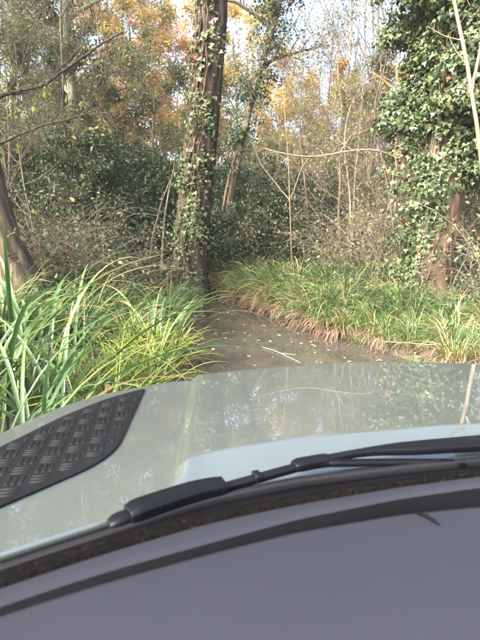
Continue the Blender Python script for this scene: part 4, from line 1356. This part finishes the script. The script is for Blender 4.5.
rs = np.random.default_rng(66)
lab_l = 'green sedge clump in the thick sedge bed along the left bank'
cnt = {}
for y in np.arange(5.4, 12.6, 0.62):
    for i in range(7):
        x = float(np.interp(y, YS, XL)) - (0.42 if y < 7 else 0.62) - i * 0.62 + rs.normal() * 0.12
        yy = y + rs.normal() * 0.15
        if x < at(-40, yy) or (y < 5.6 and i < 4) or (y > 9 and i > 4 and rs.random() < 0.6):
            continue
        if math.hypot(x - bx, yy - by) < 0.7 or math.hypot(x - at(28, 6.6), yy - 6.6) < 0.5:
            continue
        pr = lime if (y < 7.5 and i < 2 and rs.random() < 0.7) else sg[int(rs.random() * 4)]
        s_ = (0.9 if y < 8 else 0.72) * (0.85 + 0.3 * rs.random())
        if i == 0:
            s_ *= 0.8
        cnt[i] = cnt.get(i, -1) + 1
        place(pr, used, x, yy, rs.random() * 6.28, s_, ('yellow-green' if pr is lime else 'green') + ' sedge clump, ' + nth(cnt[i]) + ' from the bonnet in the ' + nth(i) + ' row of the left bank',
              'yellow-green sedge by the water' if pr is lime else 'sedge bed along the left bank')
for x, y, lab_l in ((-2.9, 3.2, 'tall sedge clump at the left edge, nearest of four before the leaning trunk'), (-3.3, 4.4, 'tall sedge clump at the left edge, outermost before the leaning trunk'), (-2.8, 5.2, 'tall sedge clump directly below the leaning trunk'), (-3.9, 5.4, 'tall sedge clump left of the leaning trunk, beyond the left edge')):
    place(sg[2], used, x, y, rs.random() * 6, 1.1, lab_l, 'sedge bed along the left bank')

lab_r = 'drooping sedge clump with a brown skirt of dead blades along the right bank'
lab_r2 = 'green sedge clump standing behind the front row on the right bank'
for row, (off, step, s0) in enumerate(((0.08, 0.36, 0.80), (0.55, 0.5, 1.02), (1.1, 0.6, 1.1), (1.75, 0.7, 1.05))):
    y = 6.3 + 0.5 * row
    kk = -1
    while y < 17.2:
        x = float(np.interp(y, YS, XR)) + off + rs.normal() * 0.11
        yy = y + rs.normal() * 0.1
        if math.hypot(x - rx, yy - ry) > 0.8:
            nearr = yy < 8.6
            pr = (sg[3] if rs.random() < 0.6 else sg2) if row == 0 else sg[int(rs.random() * 3)] if rs.random() < 0.8 else sg2
            kk += 1
            place(pr, used, x, yy, rs.random() * 6.28, s0 * (0.8 + 0.35 * rs.random()) * (0.42 if yy < 7.6 else 0.7 if nearr else 1), 'drooping sedge clump, ' + nth(kk) + ' from the near end of the right waterline' if row == 0 else 'green sedge clump on the right bank, ' + nth(kk) + ' from the near end in the ' + nth(row) + ' row',
                  'drooping sedge along the right bank' if row == 0 else 'sedge behind the front row on the right bank', z=gz(x, yy) + (0.07 if row == 0 and yy > 7.6 else -0.03))
        y += step
for x, y, s_, lab in ((2.75, 7.2, 0.45, 'beside the waterline'), (3.3, 7.6, 0.4, 'straight before its roots'), (3.0, 8.3, 0.55, 'touching its left root'), (2.5, 8.0, 0.5, 'between waterline and left root'), (4.4, 7.4, 0.4, 'at the right edge of the litter'), (2.95, 6.3, 0.45, 'closest to the water'), (2.85, 5.9, 0.55, 'at the water beside the bonnet'), (2.6, 6.75, 0.5, 'leaning over the water'), (3.25, 6.9, 0.5, 'in the middle of the litter'), (2.35, 7.35, 0.55, 'touching the sedge row'), (3.9, 6.9, 0.5, 'midway to the right edge'), (3.15, 5.3, 0.6, 'hidden below the bonnet edge'), (3.5, 6.0, 0.5, 'at the near corner of the bank'), (4.6, 6.6, 0.45, 'outermost by the right edge'), (3.7, 6.6, 0.35, 'closest to the bonnet')):
    place(sg[int(rs.random() * 4)], used, x, y, rs.random() * 6, s_, 'small sedge tuft before the ivy-smothered tree, ' + lab, 'small sedge tufts before the ivy-smothered tree')

# ------------------------------------------------------------------ ground cover, litter, floating leaves
n = 26000
P_ = np.stack([rs.uniform(-9, 9, n), rs.uniform(4, 21, n)], -1)
dd = np.maximum(np.interp(P_[:, 1], YS, XL) - P_[:, 0], P_[:, 0] - np.interp(P_[:, 1], YS, XR))
P_ = P_[dd > 0.02]
n = len(P_)
Pz = np.concatenate([P_, (ground_z(P_[:, 0], P_[:, 1]) + 0.012 + 0.02 * rs.random(n))[:, None]], 1)
D = nrm(rand_dirs(n, rs) * [1, 1, 0.35])
N = nrm(rand_dirs(n, rs) * 0.45 + [0, 0, 1])
stuff('leaf_litter', leaves_mesh('leaf_litter', Pz, D, N, 0.05 + 0.06 * rs.random(n), rs.random(n), M['litter'], OVAL))

n = 520
P_ = np.stack([rs.uniform(-3, 2.4, n), 4 + 12 * rs.random(n) ** 0.9], -1)
dd = np.maximum(np.interp(P_[:, 1], YS, XL) - P_[:, 0], P_[:, 0] - np.interp(P_[:, 1], YS, XR))
P_ = P_[dd < -0.02]
n = len(P_)
stuff('floating_leaves', leaves_mesh('floating_leaves', np.concatenate([P_, np.full((n, 1), 0.008)], 1), nrm(rand_dirs(n, rs) * [1, 1, 0.06]), nrm(rand_dirs(n, rs) * 0.15 + [0, 0, 1]), 0.04 + 0.06 * rs.random(n), rs.random(n), M['float'], OVAL))

# short ground herbs and thin grass on the right bank
n = 15000
P_ = np.stack([rs.uniform(1.2, 7.5, n), rs.uniform(2.5, 12.5, n)], -1)
dr_ = P_[:, 0] - np.interp(P_[:, 1], YS, XR)
P_ = P_[(dr_ > 0.03) & (np.sin(P_[:, 0] * 3.1) * np.sin(P_[:, 1] * 2.7 + 1) > -0.55)]
n = len(P_)
base = np.concatenate([P_, ground_z(P_[:, 0], P_[:, 1])[:, None]], 1)
stuff('short_grass', blade_mesh('short_grass', base, rs.random(n) * 6.28, 0.1 + 0.6 * rs.random(n), 0.3 + 1.4 * rs.random(n), 0.12 + 0.32 * rs.random(n), 0.006 + 0.006 * rs.random(n), np.clip(rs.random(n) * 1.05, 0, 1), M['sedge'], K=4, three=False))
n = 5000
P_ = np.stack([rs.uniform(1.0, 7.5, n), rs.uniform(5.4, 12, n)], -1)
dr_ = P_[:, 0] - np.interp(P_[:, 1], YS, XR)
P_ = P_[(dr_ > 0.3) & (np.sin(P_[:, 0] * 2.3 + 2) * np.sin(P_[:, 1] * 2.1) > 0.0)]
n = len(P_)
stuff('ground_ivy', leaves_mesh('ground_ivy', np.concatenate([P_, (ground_z(P_[:, 0], P_[:, 1]) + 0.05 + 0.22 * rs.random(n) ** 2)[:, None]], 1), nrm(rand_dirs(n, rs) * [1, 1, 0.4]), nrm(rand_dirs(n, rs) * 0.5 + [0, 0, 1]), 0.05 + 0.05 * rs.random(n), 0.2 + 0.65 * rs.random(n), M['ivy'], IVY))
# fallen twigs
T = Tubes()
for k in range(170):
    x, y = (rs.uniform(2.2, 7), rs.uniform(6.3, 11)) if k < 110 else (rs.uniform(-6, -1), rs.uniform(6, 13))
    a, L = rs.random() * 6.28, 0.3 + 0.9 * rs.random()
    z = gz(x, y) + 0.04 + 0.12 * rs.random()
    pts = np.array([(x + math.cos(a) * L * f, y + math.sin(a) * L * f, z + 0.10 * rs.normal() * f) for f in (0, 0.33, 0.66, 1)])
    T.add(pts, np.linspace(0.012, 0.004, 4) * (0.6 + 0.8 * rs.random()), 4)
stuff('fallen_twigs', T.mesh('fallen_twigs', M['twig']))

# white stick in the water
T = Tubes().add(path_interp([(0.36, 7.25, 0.012), (0.55, 6.95, 0.02), (0.68, 6.68, 0.014), (0.85, 6.32, 0.006)], 14), np.linspace(0.009, 0.005, 14), 7, True)
T.add(path_interp([(0.62, 6.82, 0.018), (0.74, 6.75, 0.022), (0.84, 6.72, 0.014)], 8), np.linspace(0.008, 0.004, 8), 5)
tag(link('floating_stick', T.mesh('floating_stick', bark_mat('bleached_wood', (0.11, 0.10, 0.085), (0.17, 0.16, 0.135), (0.22, 0.21, 0.18), 30, 0.1))), 'pale bleached stick lying in the shallow water ahead of the bonnet', 'stick')
# one long arching blade over the water
V, F, per = blades(np.array([[at(192, 8.4), 8.4, 0.1]]), np.array([-0.1]), np.array([0.85]), np.array([1.75]), np.array([1.95]), np.array([0.016]), K=18, power=1.2)
tag(link('arching_blade', mesh_np('arching_blade', V, F.ravel(), np.full(len(F), 4), M['dead'], True, np.full(len(V), 0.8))), 'single long straw-coloured blade arching over the water from the left bank', 'sedge')

# ------------------------------------------------------------------ far wood beyond: reads as one mass
rf = np.random.default_rng(88)
T, Pp, tn = Tubes(), [], []
for k in range(210):
    ang = rf.uniform(-0.95, 0.95)
    d_ = rf.uniform(32, 62)
    x, y = d_ * math.sin(ang), d_ * math.cos(ang)
    px = 240 + 462 * math.tan(ang)
    H = rf.uniform(7, 16) * (0.58 if 270 < px < 400 else 1.0)
    z0_ = gz(x, y)
    T.add(path_interp([(x, y, z0_ - 0.2), (x + rf.normal() * 0.3, y, H * 0.5), (x + rf.normal() * 0.6, y, H)], 8), np.linspace(0.17, 0.04, 8) * rf.uniform(0.6, 1.4), 6)
    for j in range(14):
        n = 75
        c_ = np.array([x, y, z0_]) + np.array([rf.normal() * 1.5, rf.normal() * 1.5, H * rf.uniform(0.05, 1.02)])
        Pp.append(c_ + rf.normal(size=(n, 3)) * [0.75, 0.75, 0.55])
        tn.append(np.clip(rf.random() * 0.55 + rf.random(n) * 0.45, 0, 1))
T_me = T.mesh('far_trunks', M['twig'])
Pp = np.concatenate(Pp)
tn = np.concatenate(tn)
n = len(Pp)
me = leaves_mesh('far_wood', Pp, rand_dirs(n, rf), rand_dirs(n, rf) + [0, 0, 0.7], 0.16 + 0.12 * rf.random(n), tn, leaf_mat('far_leaf', [(0, (0.05, 0.06, 0.03)), (0.4, (0.13, 0.135, 0.06)), (0.7, (0.27, 0.21, 0.09)), (1, (0.32, 0.18, 0.09))], 0.4, 0.6), DIA)
fw = stuff('far_wood', me)
tag(fw, 'distant woodland of mixed trunks and thinning autumn leaves', 'woodland')
stuff('far_trunks', T_me, fw)
tag(bpy.data.objects['leaf_litter'], 'brown fallen leaves covering the woodland floor', 'leaves')
tag(bpy.data.objects['floating_leaves'], 'pale fallen leaves floating on the muddy water', 'leaves')
tag(bpy.data.objects['short_grass'], 'thin short grass growing through the litter on the right bank', 'grass')
tag(bpy.data.objects['ground_ivy'], 'ivy creeping over the ground of the right bank', 'ivy')
tag(bpy.data.objects['fallen_twigs'], 'broken twigs lying in the leaf litter', 'twigs')

# the damp autumn air of the wood
bm = bmesh.new()
bmesh.ops.create_cube(bm, size=1.0)
me = bpy.data.meshes.new('haze')
bm.to_mesh(me)
bm.free()
m, t, p, out = mat('haze')
t.nodes.remove(p)
pv = t.nodes.new('ShaderNodeVolumePrincipled')
pv.inputs['Color'].default_value = (0.93, 0.94, 0.95, 1)
pv.inputs['Density'].default_value = HAZE
pv.inputs['Anisotropy'].default_value = 0.2
t.links.new(pv.outputs[0], out.inputs['Volume'])
me.materials.append(m)
hz = link('haze', me)
hz.scale = (1300, 1300, 24)
hz.location = (0, 50, 24 / 2 - 1.6)
tag(hz, 'thin pale haze hanging through the damp autumn wood', 'haze', kind='stuff')
